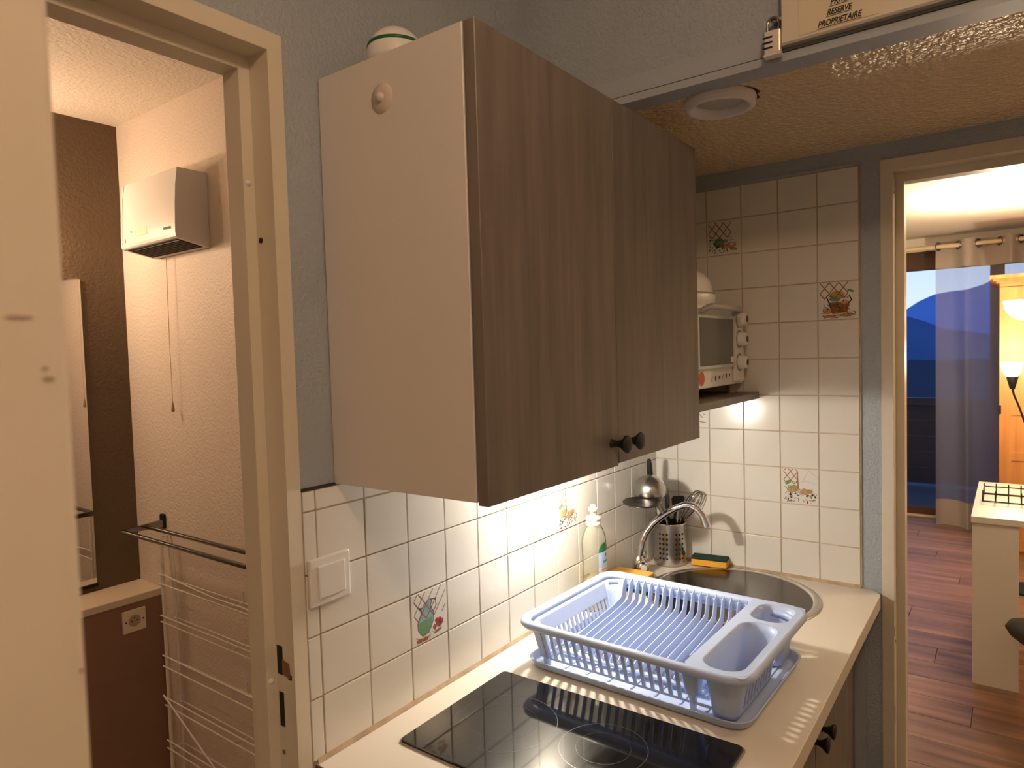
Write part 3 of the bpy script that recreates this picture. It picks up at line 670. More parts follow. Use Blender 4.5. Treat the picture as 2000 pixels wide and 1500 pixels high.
# ------------------------------------------------------------------ faucet
FX, FY = 1.070, -.050
fa = thing('faucet', 'chrome mixer tap with a curved spout behind the sink', 'tap', (FX, FY, ZW))
part(fa, 'base', MB().lathe([(.024, ZW), (.024, ZW+.004), (.018, ZW+.008), (.017, ZW+.030), (.019, ZW+.034), (.019, ZW+.052), (.014, ZW+.060), (.011, ZW+.066)], (FX, FY, 0), 28), M_chrome)
sp = [(FX+.001, FY, .955), (1.0721, -.053, .974), (1.0794, -.057, 1.0055), (1.0907, -.065, 1.0307), (1.104, -.08, 1.0549), (1.113, -.10, 1.0747), (1.1215, -.12, 1.0901), (1.1295, -.14, 1.1025), (1.1345, -.165, 1.1125), (1.1388, -.182, 1.1130), (1.1434, -.198, 1.1040), (1.1462, -.21, 1.0881), (1.1475, -.219, 1.069)]
part(fa, 'spout', MB().tube(sp, .0098, 14), M_chrome)
part(fa, 'aerator', MB().tube([(1.1468, -.2155, 1.077), (1.1482, -.2225, 1.055)], .0115, 16), M_chrome)
kd = Vector((-.58, -.80, .12)).normalized()
def tap_handle(d, nm='handle'):
    d = Vector(d).normalized(); c0 = Vector((FX, FY, ZW+.040))
    mb = MB().tube([c0+d*.012, c0+d*.024, c0+d*.026, c0+d*.046, c0+d*.049], [.012, .011, .0165, .0165, .012], 18)
    h = part(fa, nm, mb, M_chrome)
    part(h, 'cap', MB().tube([c0+d*.0485, c0+d*.0505], .009, 16), M_zinc)
tap_handle((-.72, -.66, .10)); tap_handle((.78, .25, .50))

# ------------------------------------------------------------------ utensil holder and utensils
UX, UY, UR, UH = 1.2535, -.0665, .0485, .128
uh = thing('utensil_holder', 'perforated stainless steel utensil pot in the corner', 'pot', (UX, UY, ZW))
mb = MB(); nseg = 64; rows = [0, .006]+[.018+.0125*i for i in range(9)]+[UH-.004, UH]
lps = [[(UX+UR*math.cos(2*math.pi*k_/nseg), UY+UR*math.sin(2*math.pi*k_/nseg), ZW+z) for k_ in range(nseg)] for z in rows]
mb.loft(lps); mb.poly(lps[0])
pot = part(uh, 'body', mb, M_steel); so = pot.modifiers.new('s', 'SOLIDIFY'); so.thickness = .0012
ca = math.atan2(-.9096-UY, -.6841-UX)
hm = MB().lathe([(.0033, .0), (.0033, .0009)], (0, 0, 0), 12, 'x').mesh('perforation', M_dark)
for g in (-.62, .42, -2.2, 1.9):
    for cidx in range(3):
        a = ca-g+(cidx-1)*.235
        for rr in range(6):
            o = link('perforation', hm, uh, ((UR-.0002)*math.cos(a), (UR-.0002)*math.sin(a), .024+rr*.0148)); o.rotation_euler = (0, 0, a)
part(uh, 'rim', MB().lathe([(UR+.0012, ZW+UH-.003), (UR+.0016, ZW+UH), (UR-.001, ZW+UH+.0005)], (UX, UY, 0), 48, caps=False), M_chrome)
BZ = ZW+.014
# ladle: inverted bowl, handle down in the pot... handle rises above
ld = thing('ladle', 'steel ladle with a black handle, bowl upwards in the utensil pot', 'ladle', (UX-.01, UY-.005, BZ))
lc = Vector((1.118, -.066, 1.146)); R_ = .0475
mb = MB(); lo = []
ax = Vector((-.12, -.10, .98)).normalized(); e1_ = ax.cross(Vector((0, 1, 0))).normalized(); e2_ = ax.cross(e1_)
for i in range(11):
    a = math.radians(-12+102*i/10); r = R_*math.cos(a)
    lo.append([lc+ax*(R_*math.sin(a))+(e1_*math.cos(2*math.pi*k_/32)+e2_*math.sin(2*math.pi*k_/32))*max(r, .0004) for k_ in range(32)])
mb.loft(lo); b_ = part(ld, 'bowl', mb, M_steel); so = b_.modifiers.new('s', 'SOLIDIFY'); so.thickness = .001
part(ld, 'shaft', MB().tube([(UX-.012, UY-.006, BZ), (1.222, -.070, 1.04), (1.190, -.066, 1.10), (1.168, -.062, 1.138)], [.003, .0035, .004, .004], 8), M_steel)
# skimmer: flat dark disc leaning left
sm_ = thing('skimmer', 'flat dark round skimmer leaning out of the utensil pot', 'skimmer', (UX-.018, UY-.012, BZ))
sc_ = Vector((1.030, -.083, 1.131)); n_ = Vector((-.06, -.05, 1.)).normalized(); a1 = n_.cross(Vector((0, 1, 0))).normalized(); a2 = n_.cross(a1)
mb = MB(); lo = []
for r, h in ((.0005, -.006), (.03, -.004), (.052, .0), (.053, .0012), (.052, .0022), (.03, -.002), (.0005, -.004)):
    lo.append([sc_+n_*h+(a1*math.cos(2*math.pi*k_/36)+a2*math.sin(2*math.pi*k_/36))*r for k_ in range(36)])
mb.loft(lo); part(sm_, 'disc', mb, mat('dark_steel', (.10, .09, .08), .3, 1.))
part(sm_, 'shaft', MB().tube([(UX-.02, UY-.012, BZ), (1.208, -.078, 1.04), (1.13, -.084, 1.105), (1.075, -.083, 1.127)], [.003, .004, .005, .004], 8), M_steel)
# black-handled turner standing upright behind ladle
tn = thing('turner', 'black-handled kitchen tool standing behind the ladle', 'utensil', (UX-.004, UY+.012, BZ))
part(tn, 'shaft', MB().tube([(UX-.006, UY+.012, BZ), (1.205, -.040, 1.08), (1.180, -.040, 1.165)], .0032, 8), M_steel)
part(tn, 'handle', MB().tube([(1.186, -.040, 1.145), (1.178, -.041, 1.17), (1.168, -.043, 1.215), (1.165, -.044, 1.230)], [.007, .009, .0075, .005], 12), M_black)
# knife
kn = thing('kitchen_knife', 'pointed knife blade standing up in the utensil pot', 'knife', (UX, UY-.01, BZ))
part(kn, 'blade', MB().prism([(1.222, -.072, 1.03), (1.206, -.073, 1.10), (1.208, -.0735, 1.15), (1.2195, -.0745, 1.182), (1.226, -.075, 1.14), (1.236, -.074, 1.10), (1.238, -.072, 1.03)], (.0004, -.0012, 0)), M_dchrome)
part(kn, 'handle', MB().tube([(1.230, -.071, 1.04), (UX, UY-.008, BZ)], .007, 10), M_black)
# spatula
st_ = thing('spatula', 'black slotted spatula head showing behind the tap spout', 'spatula', (UX+.01, UY-.008, BZ))
part(st_, 'blade', MB().prism([(1.240, -.085, 1.065), (1.244, -.080, 1.100), (1.250, -.083, 1.108), (1.280, -.102, 1.105), (1.283, -.105, 1.098), (1.262, -.098, 1.062)], (.002, .003, 0)), M_black)
part(st_, 'shaft', MB().tube([(1.253, -.088, 1.07), (1.256, -.078, 1.02), (UX+.008, UY-.006, BZ)], .0035, 8), M_black)
# whisk
wk = thing('whisk', 'wire balloon whisk leaning towards the end wall', 'whisk', (UX+.014, UY-.014, BZ))
w0 = Vector((1.272, -.092, 1.025)); w1 = Vector((1.279, -.155, 1.124)); dv_ = (w1-w0); wl_ = dv_.length; dv_.normalize(); b1 = dv_.cross(Vector((1, 0, 0))).normalized(); b2 = dv_.cross(b1)
for i in range(5):
    a = math.pi*i/5; pts = []
    for t in range(25):
        u = t/24; ph = math.pi*u; wv = .021*math.sin(ph)**.8*(1 if u < .5 else 1); lv_ = wl_*math.sin(ph/2*1.0)**1 if u <= .5 else wl_*math.sin((math.pi-ph)/2)
        lv_ = wl_*math.sin(ph)**.75; wv = .0215*math.cos(ph)*math.sin(ph)**.5 if 0 < u < 1 else .002
        pts.append(w0+dv_*lv_+(b1*math.cos(a)+b2*math.sin(a))*wv*1.5)
    part(wk, 'wire', MB().tube(pts, .0011, 6), M_dchrome)
part(wk, 'handle', MB().tube([w0+dv_*.004, w0, (UX+.012, UY-.012, BZ)], .0042, 10), M_steel)
for i, (dx, dy, lab) in enumerate(((-.010, -.028, 'steel fork handle standing at the front of the utensil pot'), (.012, -.030, 'steel spoon handle standing beside the fork handle'))):
    solo('cutlery_handle', lab, 'cutlery', MB().tube([(UX+dx*.6, UY+dy*.6, BZ), (UX+dx, UY+dy, ZW+UH), (UX+dx*1.1+.004, UY+dy*1.05, ZW+UH+.032), (UX+dx*1.1+.006, UY+dy*1.05, ZW+UH+.044)], [.003, .0032, .004, .0015], 8), M_steel, (UX+dx*.6, UY+dy*.6, BZ), 'cutlery in the utensil pot')

# ------------------------------------------------------------------ sponges
s1 = thing('sponge_cloth', 'thick yellow sponge in front of the tap base', 'sponge', (1.015, -.052, ZW))
bmx = MBX(-.055, .055, -.030, .030, .010, .046, bev=.004)
link('scourer', MBX(-.055, .055, -.030, .030, 0, .010, bev=.002).mesh('scourer', M_scour), s1)
o = link('foam', bmx.mesh('foam', M_cloth), s1); s1.rotation_euler = (0, 0, math.radians(-88)); s1.location = (.986, -.068, ZW)
s2 = thing('scouring_sponge', 'yellow sponge with a dark green scourer behind the sink', 'sponge', (1.275, -.180, ZW))
link('foam', MBX(-.052, .052, -.020, .020, 0, .019, bev=.003).mesh('foam', M_sponge), s2)
link('scourer', MBX(-.052, .052, -.021, .020, .019, .027, bev=.002).mesh('scourer', M_scour), s2)
s2.rotation_euler = (0, 0, math.radians(-82)); s2.location = (1.277, -.183, ZW+.0045)

# ------------------------------------------------------------------ washing-up bottle
bX, bY = .812, -.052
bo = thing('soap_bottle', 'clear washing-up bottle with ivory cap standing by the wall', 'bottle', (bX, bY, ZW))
bprof = [(.0, ZW+0.0019), (.036, ZW), (.041, ZW+0.0057), (.042, ZW+0.0478), (.040, ZW+0.0859), (.0375, ZW+0.1194), (.0395, ZW+0.1480), (.0405, ZW+0.1671), (.038, ZW+0.1843), (.031, ZW+0.2005), (.021, ZW+0.2120), (.016, ZW+0.2158), (.0155, ZW+0.2235)]
part(bo, 'body', MB().lathe(bprof, (bX, bY, 0), 40, sx=1.0, sy=.68), M_bottle)
part(bo, 'liquid', MB().lathe([(.0, ZW+0.0038), (.034, ZW+0.0029), (.0385, ZW+0.0076), (.0395, ZW+0.0478), (.038, ZW+0.0812), (.0, ZW+0.0812)], (bX, bY, 0), 36, sx=1.0, sy=.66), M_liquid)
part(bo, 'collar', MB().lathe([(.0185, ZW+0.2139), (.0195, ZW+0.2168), (.0195, ZW+0.2225), (.018, ZW+0.2239), (.018, ZW+0.2268), (.0195, ZW+0.2282), (.019, ZW+0.2349), (.010, ZW+0.2378)], (bX, bY, 0), 28), M_cap)
part(bo, 'spout_cap', MB().lathe([(.009, ZW+0.2368), (.0085, ZW+0.2483), (.0125, ZW+0.2502), (.0125, ZW+0.2579), (.007, ZW+0.2598), (.006, ZW+0.2655), (0, ZW+0.2664)], (bX, bY, 0), 20), M_cap)
lb = MB(); la0, la1 = math.radians(-120), math.radians(-55)
def lab_pt(a, z, e=.0006):
    z += .036; r = .0412+e
    return (bX+r*math.cos(a), bY+r*.68*math.sin(a)-e*.3, z)
def lab_rows(z0, z1, top=False):
    lo = []
    for i in range(9):
        z = z0+(z1-z0)*i/8; k0 = la0; k1 = la1
        if top: f_ = math.sqrt(max(.02, 1-(i/8)**2)); mid_ = (la0+la1)/2; k0 = mid_-(mid_-la0)*f_; k1 = mid_+(la1-mid_)*f_
        lo.append([lab_pt(k0+(k1-k0)*j/8, z) for j in range(9)])
    return lo
lb.cur = 1; lb.loft(lab_rows(ZW+0.0191, ZW+0.0745), True, False); lb.cur = 2; lb.loft(lab_rows(ZW+0.0745, ZW+0.1127), True, False); lb.cur = 0; lb.loft(lab_rows(ZW+0.1127, ZW+0.1356, True), True, False)
for z in (.05, .058, .066): lb.cur = 3; lb.loft([[lab_pt(la0+.25+(la1-la0-.4)*j/6, ZW+zz, .0009) for j in range(7)] for zz in (z, z+.004)], True, False)
am = (la0+la1)/2+.2
lb.cur = 4; lb.poly([lab_pt(am-.10, ZW+0.1031, .001), lab_pt(am, ZW+0.0984, .001), lab_pt(am+.10, ZW+0.1031, .001), lab_pt(am, ZW+0.1089, .001)])
for q in range(6): lb.cur = 4; lb.poly([lab_pt(am-.32+q*.11, ZW+0.0840+.0012*(q % 2), .001), lab_pt(am-.26+q*.11, ZW+0.0840+.0012*(q % 2), .001), lab_pt(am-.24+q*.11, ZW+0.0898+.001*((q+1) % 2), .001), lab_pt(am-.30+q*.11, ZW+0.0898, .001)])
part(bo, 'label', lb, [M_pgreen, M_pwhite, M_pblue, M_ppink, M_pnavy], 'green, pale blue and white printed label')

# ------------------------------------------------------------------ shelf, mini oven, bowl
sh = solo('oven_shelf', 'dark oak shelf carrying the mini oven', 'shelf', MBX(CX1+.002, L-.006, -.326, -.006, 1.406, 1.425, bev=.001, seg=1), M_dwood, (1.07, -.16, 1.406))
OX0, OX1, OY0, OY1, OZ0, OZ1 = .90, 1.286, -.285, -.03, 1.452, 1.664
ov = thing('mini_oven', 'white mini oven with three knobs on the corner shelf', 'oven', (1.09, -.16, 1.425))
part(ov, 'casing', MBX(OX0, OX1, OY0+.008, OY1, OZ0, OZ1, bev=.006), M_white)
part(ov, 'front_frame', MB().box(OX0, OX1, OY0, OY0+.009, OZ0, OZ1, bev=.003), M_white)
dr = part(ov, 'door', MB().box(OX0+.012, 1.186, OY0-.012, OY0-.001, OZ0+.050, OZ1-.012, bev=.002), mat('pale_grey_door', (.55, .56, .53), .35), 'pale grey glazed door')
part(dr, 'glass', MBX(OX0+.024, 1.168, OY0-.0128, OY0-.011, OZ0+.058, OZ1-.034), M_glassdark)
part(dr, 'handle', MB().tube([(OX0+.03, OY0-.012, OZ1-.020), (OX0+.03, OY0-.034, OZ1-.010), (OX0+.045, OY0-.037, OZ1-.008), (1.155, OY0-.037, OZ1-.008), (1.17, OY0-.034, OZ1-.010), (1.17, OY0-.012, OZ1-.020)], .0075, 10), M_grey)
part(dr, 'sticker', MBX(1.146, 1.172, OY0-.0135, OY0-.0126, OZ0+.062, OZ0+.078), M_white)
cp_ = part(ov, 'control_panel', MBX(1.196, 1.280, OY0-.006, OY0-.0005, OZ0+.006, OZ1-.012, bev=.002), M_white)
def oven_knob(z, half=False):
    k_ = part(ov, 'knob', MB().lathe([(.019, 0), (.019, -.010), (.0165, -.020), (.015, -.022), (0, -.0225)], (1.238, OY0-.007, z), 26, 'y'), M_white)
    part(k_, 'dial_ring', MB().lathe([(.0225, -.0005), (.0245, -.0005)], (1.238, OY0-.0062, z), 26, 'y', caps=False), M_dark)
    part(k_, 'end_disc', MB().lathe([(.0095, -.0227), (0, -.0232)], (1.238, OY0-.007, z), 18, 'y'), mat('brown_print', (.10, .04, .03), .5))
for z in (1.632, 1.577, 1.512): oven_knob(z)
part(ov, 'pilot_lamp', MB().lathe([(.004, 0), (.003, -.003), (0, -.004)], (1.238, OY0-.0065, 1.606), 12, 'y'), M_zinc)
arcm = MB(); ap = [(OX0+.012, OZ0+.048)]+[(OX0+.012+(1.186-OX0-.012)*i/12, OZ0+.048-.010*math.sin(math.pi*i/12)) for i in range(13)]
icons = MB()
for i in range(6):
    x = 1.035+i*.027; z = OZ0+.022+.0010*i; n_ = 7
    if i % 3 == 0: icons.poly([(x-.005, OY0-.0008, z-.006), (x-.002, OY0-.0008, z-.007), (x+.005, OY0-.0008, z+.006), (x+.003, OY0-.0008, z+.007)])
    elif i % 3 == 1: icons.poly([(x+.005*math.cos(6.28*q/9), OY0-.0008, z+.008*math.sin(6.28*q/9)) for q in range(9)])
    else: icons.poly([(x, OY0-.0008, z-.007), (x+.006, OY0-.0008, z+.002), (x+.002, OY0-.0008, z+.005), (x-.001, OY0-.0008, z+.002), (x-.005, OY0-.0008, z+.005)])
part(ov, 'printed_icons', icons, mat('icon_print', (.09, .03, .035), .5), 'row of small printed food icons')
part(ov, 'printed_tomato', MB().poly([(.962+.020*math.cos(6.28*q/20), OY0-.0008, OZ0+.026+.018*math.sin(6.28*q/20)) for q in range(20)]), mat('tomato_print', (.55, .12, .04), .4), 'printed orange-red tomato')
for fx_, fy_ in ((.93, -.26), (1.255, -.26), (.93, -.06), (1.255, -.06)): part(ov, 'foot', MB().lathe([(.010, 1.425), (.012, OZ0+.001)], (fx_, fy_, 0), 14), M_grey)
wb_ = thing('white_bowl', 'upturned white bowl on top of the mini oven', 'bowl', (1.045, -.165, OZ1))
part(wb_, 'shell', MB().lathe([(.118, OZ1), (.122, OZ1+.004), (.123, OZ1+.030), (.120, OZ1+.034), (.117, OZ1+.036), (.112, OZ1+.062), (.098, OZ1+.083), (.075, OZ1+.096), (.035, OZ1+.102), (0, OZ1+.103)], (1.045, -.165, 0), 48), M_white)
part(wb_, 'ring_line', MB().lathe([(.1235, OZ1+.030), (.1205, OZ1+.0345), (.1190, OZ1+.0345)], (1.045, -.165, 0), 48, caps=False), M_grey)

# ------------------------------------------------------------------ ceiling vent
vt = thing('ceiling_vent', 'round white extraction vent in the lowered ceiling', 'vent', (.722, -.425, ZC))
part(vt, 'ring', MB().lathe([(.070, ZC), (.0715, ZC-.006), (.069, ZC-.019), (.062, ZC-.022), (.055, ZC-.019), (.050, ZC-.008), (.048, ZC-.001)], (.722, -.425, 0), 40, caps=False), M_white)
part(vt, 'disc', MB().lathe([(.049, ZC-.004), (.036, ZC-.010), (0, ZC-.013)], (.722, -.425, 0), 32), mat('vent_grey', (.5, .48, .45), .5))
rv = random.Random(5); cr_ = [(.722+.069*math.cos(a), -.425+.069*math.sin(a), ZC-.0004) for a in [math.radians(q) for q in range(-120, 41, 8)]]
co_ = [(.722+r*math.cos(a), -.425+r*math.sin(a), ZC-.0004) for a, r in [(math.radians(q), .0715+.011*rv.random()*math.sin(math.pi*(q+120)/160)) for q in range(-120, 41, 8)]]
part(vt, 'crumbled_edge', MB().loft([cr_, co_], False, False), M_dark, 'ragged dark hole edge in the plaster')

# ------------------------------------------------------------------ owner's cupboard with sign and padlock
oc = thing('owner_cupboard', 'cream locked cupboard door above the beam', 'cupboard', (XF, -1.1, 2.084))
part(oc, 'door', MBX(XF-.018, XF+.006, -1.60, -.582, 2.083, 2.54, bev=.0015, seg=1), mat('cream_cupboard_door', (.70, .64, .54), .45))
part(oc, 'edge_strip', MBX(XF-.0185, XF-.008, -1.60, -.582, 2.0795, 2.083), mat('cupboard_edge', (.36, .33, .29), .6))
part(oc, 'hasp', MBX(XF-.012, XF+.008, -.582, -.5635, 2.128, 2.134), M_steel)
XS = XF-.0184
sgn = thing('owner_sign', 'yellowed paper sign with bold italic lettering on the cupboard door', 'sign', (XS, -.675, 2.115))
part(sgn, 'paper', MBX(XS-.0006, XS, -.733, -.612, 2.0885, 2.152), M_paper)
def text_mesh(txt, size, shear=.3):
    cu = bpy.data.curves.new('t', 'FONT'); cu.body = txt; cu.size = size; cu.shear = shear; cu.align_x = 'CENTER'; cu.offset = size*.035
    o = bpy.data.objects.new('t', cu); COL.objects.link(o); bpy.context.view_layer.update()
    me = bpy.data.meshes.new_from_object(o.evaluated_get(bpy.context.evaluated_depsgraph_get())); bpy.data.objects.remove(o); return me
for i, (tx, wz, half) in enumerate((('PRIVE', 2.1245, .0145), ('RESERVE', 2.1085, .0195), ('PROPRIETAIRE', 2.0925, .034))):
    me = text_mesh(tx, .0135); me.name = 'lettering'; me.materials.append(M_ink)
    wdt = max(v.co.x for v in me.vertices)-min(v.co.x for v in me.vertices); k_ = 2*half/wdt
    for v in me.vertices:
        x, y = v.co.x*k_, v.co.y; v.co = Vector((-.0009, -x, y))
    o = link('lettering', me, sgn, (0, 0, wz-2.115))
    part(sgn, 'underline', MBX(XS-.0010, XS-.0006, -.675-half, -.675+half, wz-.0026, wz-.0016), M_ink)
pl = thing('padlock', 'zinc combination padlock hanging at the cupboard edge', 'padlock', (XF-.012, -.567, 2.066))
part(pl, 'body', MBX(XF-.022, XF-.008, -.5815, -.5535, 2.070, 2.111, bev=.0025), M_zinc)
part(pl, 'base_plate', MBX(XF-.0235, XF-.0065, -.583, -.552, 2.066, 2.0705, bev=.001, seg=1), M_zinc)
for z in (2.081, 2.090, 2.099): part(pl, 'number_wheel', MB().box(XF-.0238, XF-.0216, -.568, -.552, z-.0012, z+.0012), M_dark, 'dark combination slot')
part(pl, 'shackle', MB().tube([(XF-.015, -.5765, 2.108), (XF-.015, -.5765, 2.124)]+[(XF-.015, -.5675-.009*math.cos(math.radians(a)), 2.124+.010*math.sin(math.radians(a))) for a in range(0, 181, 20)]+[(XF-.015, -.5585, 2.108)], .0024, 10), M_dchrome)

# ------------------------------------------------------------------ bathroom things
HY0, HY1, HZ0, HZ1 = 1.127, 1.478, 1.936, 2.149
ht = thing('fan_heater', 'white wall fan heater with a pull cord in the bathroom', 'heater', (XR, 1.30, HZ0))
sp_ = [(.404, HZ1), (.397, 2.10), (.3925, 2.04), (.390, 1.98), (.3895, 1.95), (.391, 1.940), (.395, HZ0), (XR-.001, HZ0-.020), (XR-.001, HZ1)]
mb = MB().prism([(x, HY0, z) for x, z in sp_], (0, HY1-HY0, 0))
hbod = part(ht, 'casing', mb, M_white)
part(ht, 'front_line', MB().tube([(x-.0003, HY1-.012, z) for x, z in sp_[:5]], .0009, 6), M_grey)
part(ht, 'grille', MB().prism([(.402, HY0+.015, HZ0-.0022), (.482, HY0+.015, HZ0-.0175), (.482, HY1-.02, HZ0-.0175), (.402, HY1-.02, HZ0-.0022)], (0, 0, -.0012)), M_dark, 'dark outlet grille')
for i in range(8):
    x = .408+i*.010; zz = HZ0-.0022-(x-.402)*.191-.0016
    part(ht, 'grille_bar', MBX(x, x+.0022, HY0+.015, HY1-.02, zz-.001, zz), mat('grille_brown', (.06, .04, .035), .5))
part(ht, 'sticker', MB().prism([(.3905-.0012, 1.30, 1.967), (.3905-.0012, 1.385, 1.967), (.3918-.0012, 1.385, 1.994), (.3918-.0012, 1.30, 1.994)], (-.0004, 0, 0)), mat('pale_sticker', (.80, .74, .58), .5))
for q in range(4): part(ht, 'maker_mark', MBX(.3884, .3895, 1.153+q*.011, 1.162+q*.011, 1.9655+.001*(q % 2), 1.973), M_ink, 'small black print')
part(ht, 'indicator', MBX(.3884, .3900, 1.402, 1.406, 1.984, 1.988), M_dark)
part(ht, 'symbol', MBX(.3884, .3900, 1.445, 1.450, 1.955, 1.968), M_grey)
cordp = part(ht, 'pull_cord', MB().tube([(.478, 1.362, HZ0-.016), (.477, 1.366, 1.66), (.477, 1.366, 1.42)], .0011, 6), mat('cord_beige', (.60, .48, .36), .7))
part(cordp, 'cord_pull', MB().lathe([(.0015, 1.425), (.0035, 1.415), (.0058, 1.397), (.0045, 1.392), (0, 1.391)], (.477, 1.366, 0), 14), mat('cord_brown', (.35, .22, .13), .5))
# towel rail
tr = thing('towel_rail', 'dark chrome double towel rail on the bathroom side wall', 'towel rail', (XR, 1.50, .97))
part(tr, 'wall_plate', MBX(XR-.014, XR, 1.497, 1.522, .972, 1.026, bev=.006), M_black)
part(tr, 'arm', MB().prism([(XR-.012, 1.499, 1.006), (XR-.012, 1.499, .980), (XR-.150, 1.499, .986), (XR-.150, 1.499, .998)], (0, .008, 0)), M_dchrome)
for xx in (XR-.063, XR-.143): part(tr, 'bar', MB().tube([(xx, 1.512, .992), (xx, .52, .992)], .0072, 12), M_dchrome)
part(tr, 'wall_plate', MBX(XR-.014, XR, .545, .570, .972, 1.026, bev=.006), M_black)
part(tr, 'arm', MB().prism([(XR-.012, .553, 1.006), (XR-.012, .553, .980), (XR-.150, .553, .986), (XR-.150, .553, .998)], (0, .008, 0)), M_dchrome)
# wire rack
wr = thing('wire_rack', 'white wire shelf rack standing against the bathroom wall', 'rack', (.46, 1.1, 0))
for xx, yy, r in ((.445, 1.432, .0065), (.485, 1.432, .0030), (.470, 1.40, .0030), (.445, .62, .0065), (.485, .62, .0030)):
    part(wr, 'post', MB().tube([(xx, yy, 0), (xx, yy, .955 if r > .005 else .93)], r, 8), M_wire)
part(wr, 'top_loop', MB().tube([(.445, 1.432, .955), (.450, 1.432, .965), (.480, 1.432, .965), (.485, 1.432, .93)], .0030, 6), M_wire)
for zi, (zf, zb) in enumerate(((.838, .802), (.690, .668), (.550, .512), (.402, .374), (.250, .222))):
    if zi == 0: lp = [(.440, 1.45, .834), (.440, 1.40, .836), (.440, 1.30, .828), (.438, 1.1, .818), (.440, .95, .818), (.440, .60, .800)]
    else: lp = [(.440, 1.45, zf), (.440, .60, zf)]
    t = part(wr, 'tier', MB().tube(lp, .0026, 6).tube([(.440, 1.45, zb), (.440, .60, zb)], .0026, 6).tube([(.488, 1.45, zb), (.488, .60, zb)], .0026, 6), M_wire)
    for yy in (1.432, 1.02, .62): part(t, 'cross_wire', MB().tube([(.440, yy, zf), (.440, yy, zb), (.488, yy, zb), (.488, yy, zf)], .0022, 6), M_wire)
part(wr, 'brace', MB().tube([(.436, 1.45, .41), (.436, .62, .0)], .0030, 6), M_wire, 'slanting wire brace')
# socket, mirror
so_ = thing('wall_socket', 'cream mains socket on the boxed ledge', 'socket', (.393, YLD, .668))
part(so_, 'plate', MBX(.355, .433, YLD-.009, YLD, .629, .707, bev=.003), mat('ivory_socket', (.78, .70, .56), .4))
part(so_, 'well', MB().lathe([(.0205, -.0092), (.019, -.0095), (.018, -.0088)], (.394, YLD, .668), 28, 'y'), mat('socket_well', (.42, .34, .25), .5))
for dx in (-.029, .029): part(so_, 'screw', MB().lathe([(.003, -.0095), (0, -.010)], (.394+dx, YLD, .668), 10, 'y'), M_dark)
for dx, dz in ((-.0095, 0), (.0095, 0), (0, .010)): part(so_, 'contact', MB().lathe([(.0025, -.0096), (0, -.0100)], (.394+dx, YLD, .668+dz), 10, 'y'), M_dark)
mi = thing('bathroom_mirror', 'tall mirror standing on the ledge against the taupe wall', 'mirror', (.05, YD, .775))
part(mi, 'glass', MBX(-.25, .3495, YD-.006, YD-.001, .783, 1.858), M_mirror)
part(mi, 'bottom_clip', MBX(-.25, .352, YD-.010, YD-.001, .772, .783), M_dark)

# ------------------------------------------------------------------ living room things
rod = thing('curtain_rod', 'pale wooden curtain rod above the window', 'curtain rod', (6.0, -.7, 2.333))
part(rod, 'pole', MB().tube([(6.0, .34, 2.333), (6.0, -2.2, 2.333)], .018, 14), mat('pale_rod', (.62, .50, .34), .4))
for yy in (.25, -1.0, -2.1): part(rod, 'bracket', MBX(6.0, XW, yy-.012, yy+.012, 2.325, 2.341), M_white)
cu = thing('curtain', 'sheer grey voile curtain with eyelets at the window', 'curtain', (6.0, -.9, .0))
mv = bpy.data.materials.new('voile'); mv.use_nodes = True; n_t = mv.node_tree; n_t.nodes.clear()
oo = n_t.nodes.new('ShaderNodeOutputMaterial'); mx = n_t.nodes.new('ShaderNodeMixShader'); tr_ = n_t.nodes.new('ShaderNodeBsdfTransparent'); df_ = n_t.nodes.new('ShaderNodeBsdfDiffuse'); tl_ = n_t.nodes.new('ShaderNodeBsdfTranslucent'); ad_ = n_t.nodes.new('ShaderNodeMixShader')
df_.inputs[0].default_value = (.34, .32, .34, 1); tl_.inputs[0].default_value = (.5, .5, .52, 1); mx.inputs[0].default_value = .46; ad_.inputs[0].default_value = .4
n_t.links.new(df_.outputs[0], ad_.inputs[1]); n_t.links.new(tl_.outputs[0], ad_.inputs[2]); n_t.links.new(tr_.outputs[0], mx.inputs[1]); n_t.links.new(ad_.outputs[0], mx.inputs[2]); n_t.links.new(mx.outputs[0], oo.inputs[0])
M_hem = mat('curtain_hem', (.34, .29, .26), .9)
def drape(z0, z1, mat_, name, amp0=1., amp1=1.):
    n = 150; lo = []
    for zi in range(13):
        t = zi/12; z = z0+(z1-z0)*t; am = amp0+(amp1-amp0)*t; row = []
        for i in range(n+1):
            y = -.415-i*(1.1)/n; u = i/n*4*2*math.pi
            row.append((6.0+.055*am*math.sin(u)+.008*math.sin(u*2.3+z*1.5), y+.02*math.cos(u)*am, z))
        lo.append(row)
    return part(cu, name, MB().loft(lo, True, False), mat_)
drape(.22, 2.152, mv, 'sheer_panel'); drape(-.0+.004, .22, M_hem, 'hem'); drape(2.152, 2.375, M_hem, 'heading_tape', 1., .9)
gm = MB().lathe([(.030, -.006), (.036, 0), (.030, .006), (.023, 0), (.030, -.006)], (0, 0, 0), 20, 'x', caps=False).mesh('eyelet', M_dchrome)
for i in range(4):
    for ph in (.0, .5):
        u = (i+ph)/4; o = link('eyelet', gm, cu, (0, -.415-u*1.1+.9, 2.333)); o.rotation_euler = (0, 0, .9*(1 if ph == 0 else -1))
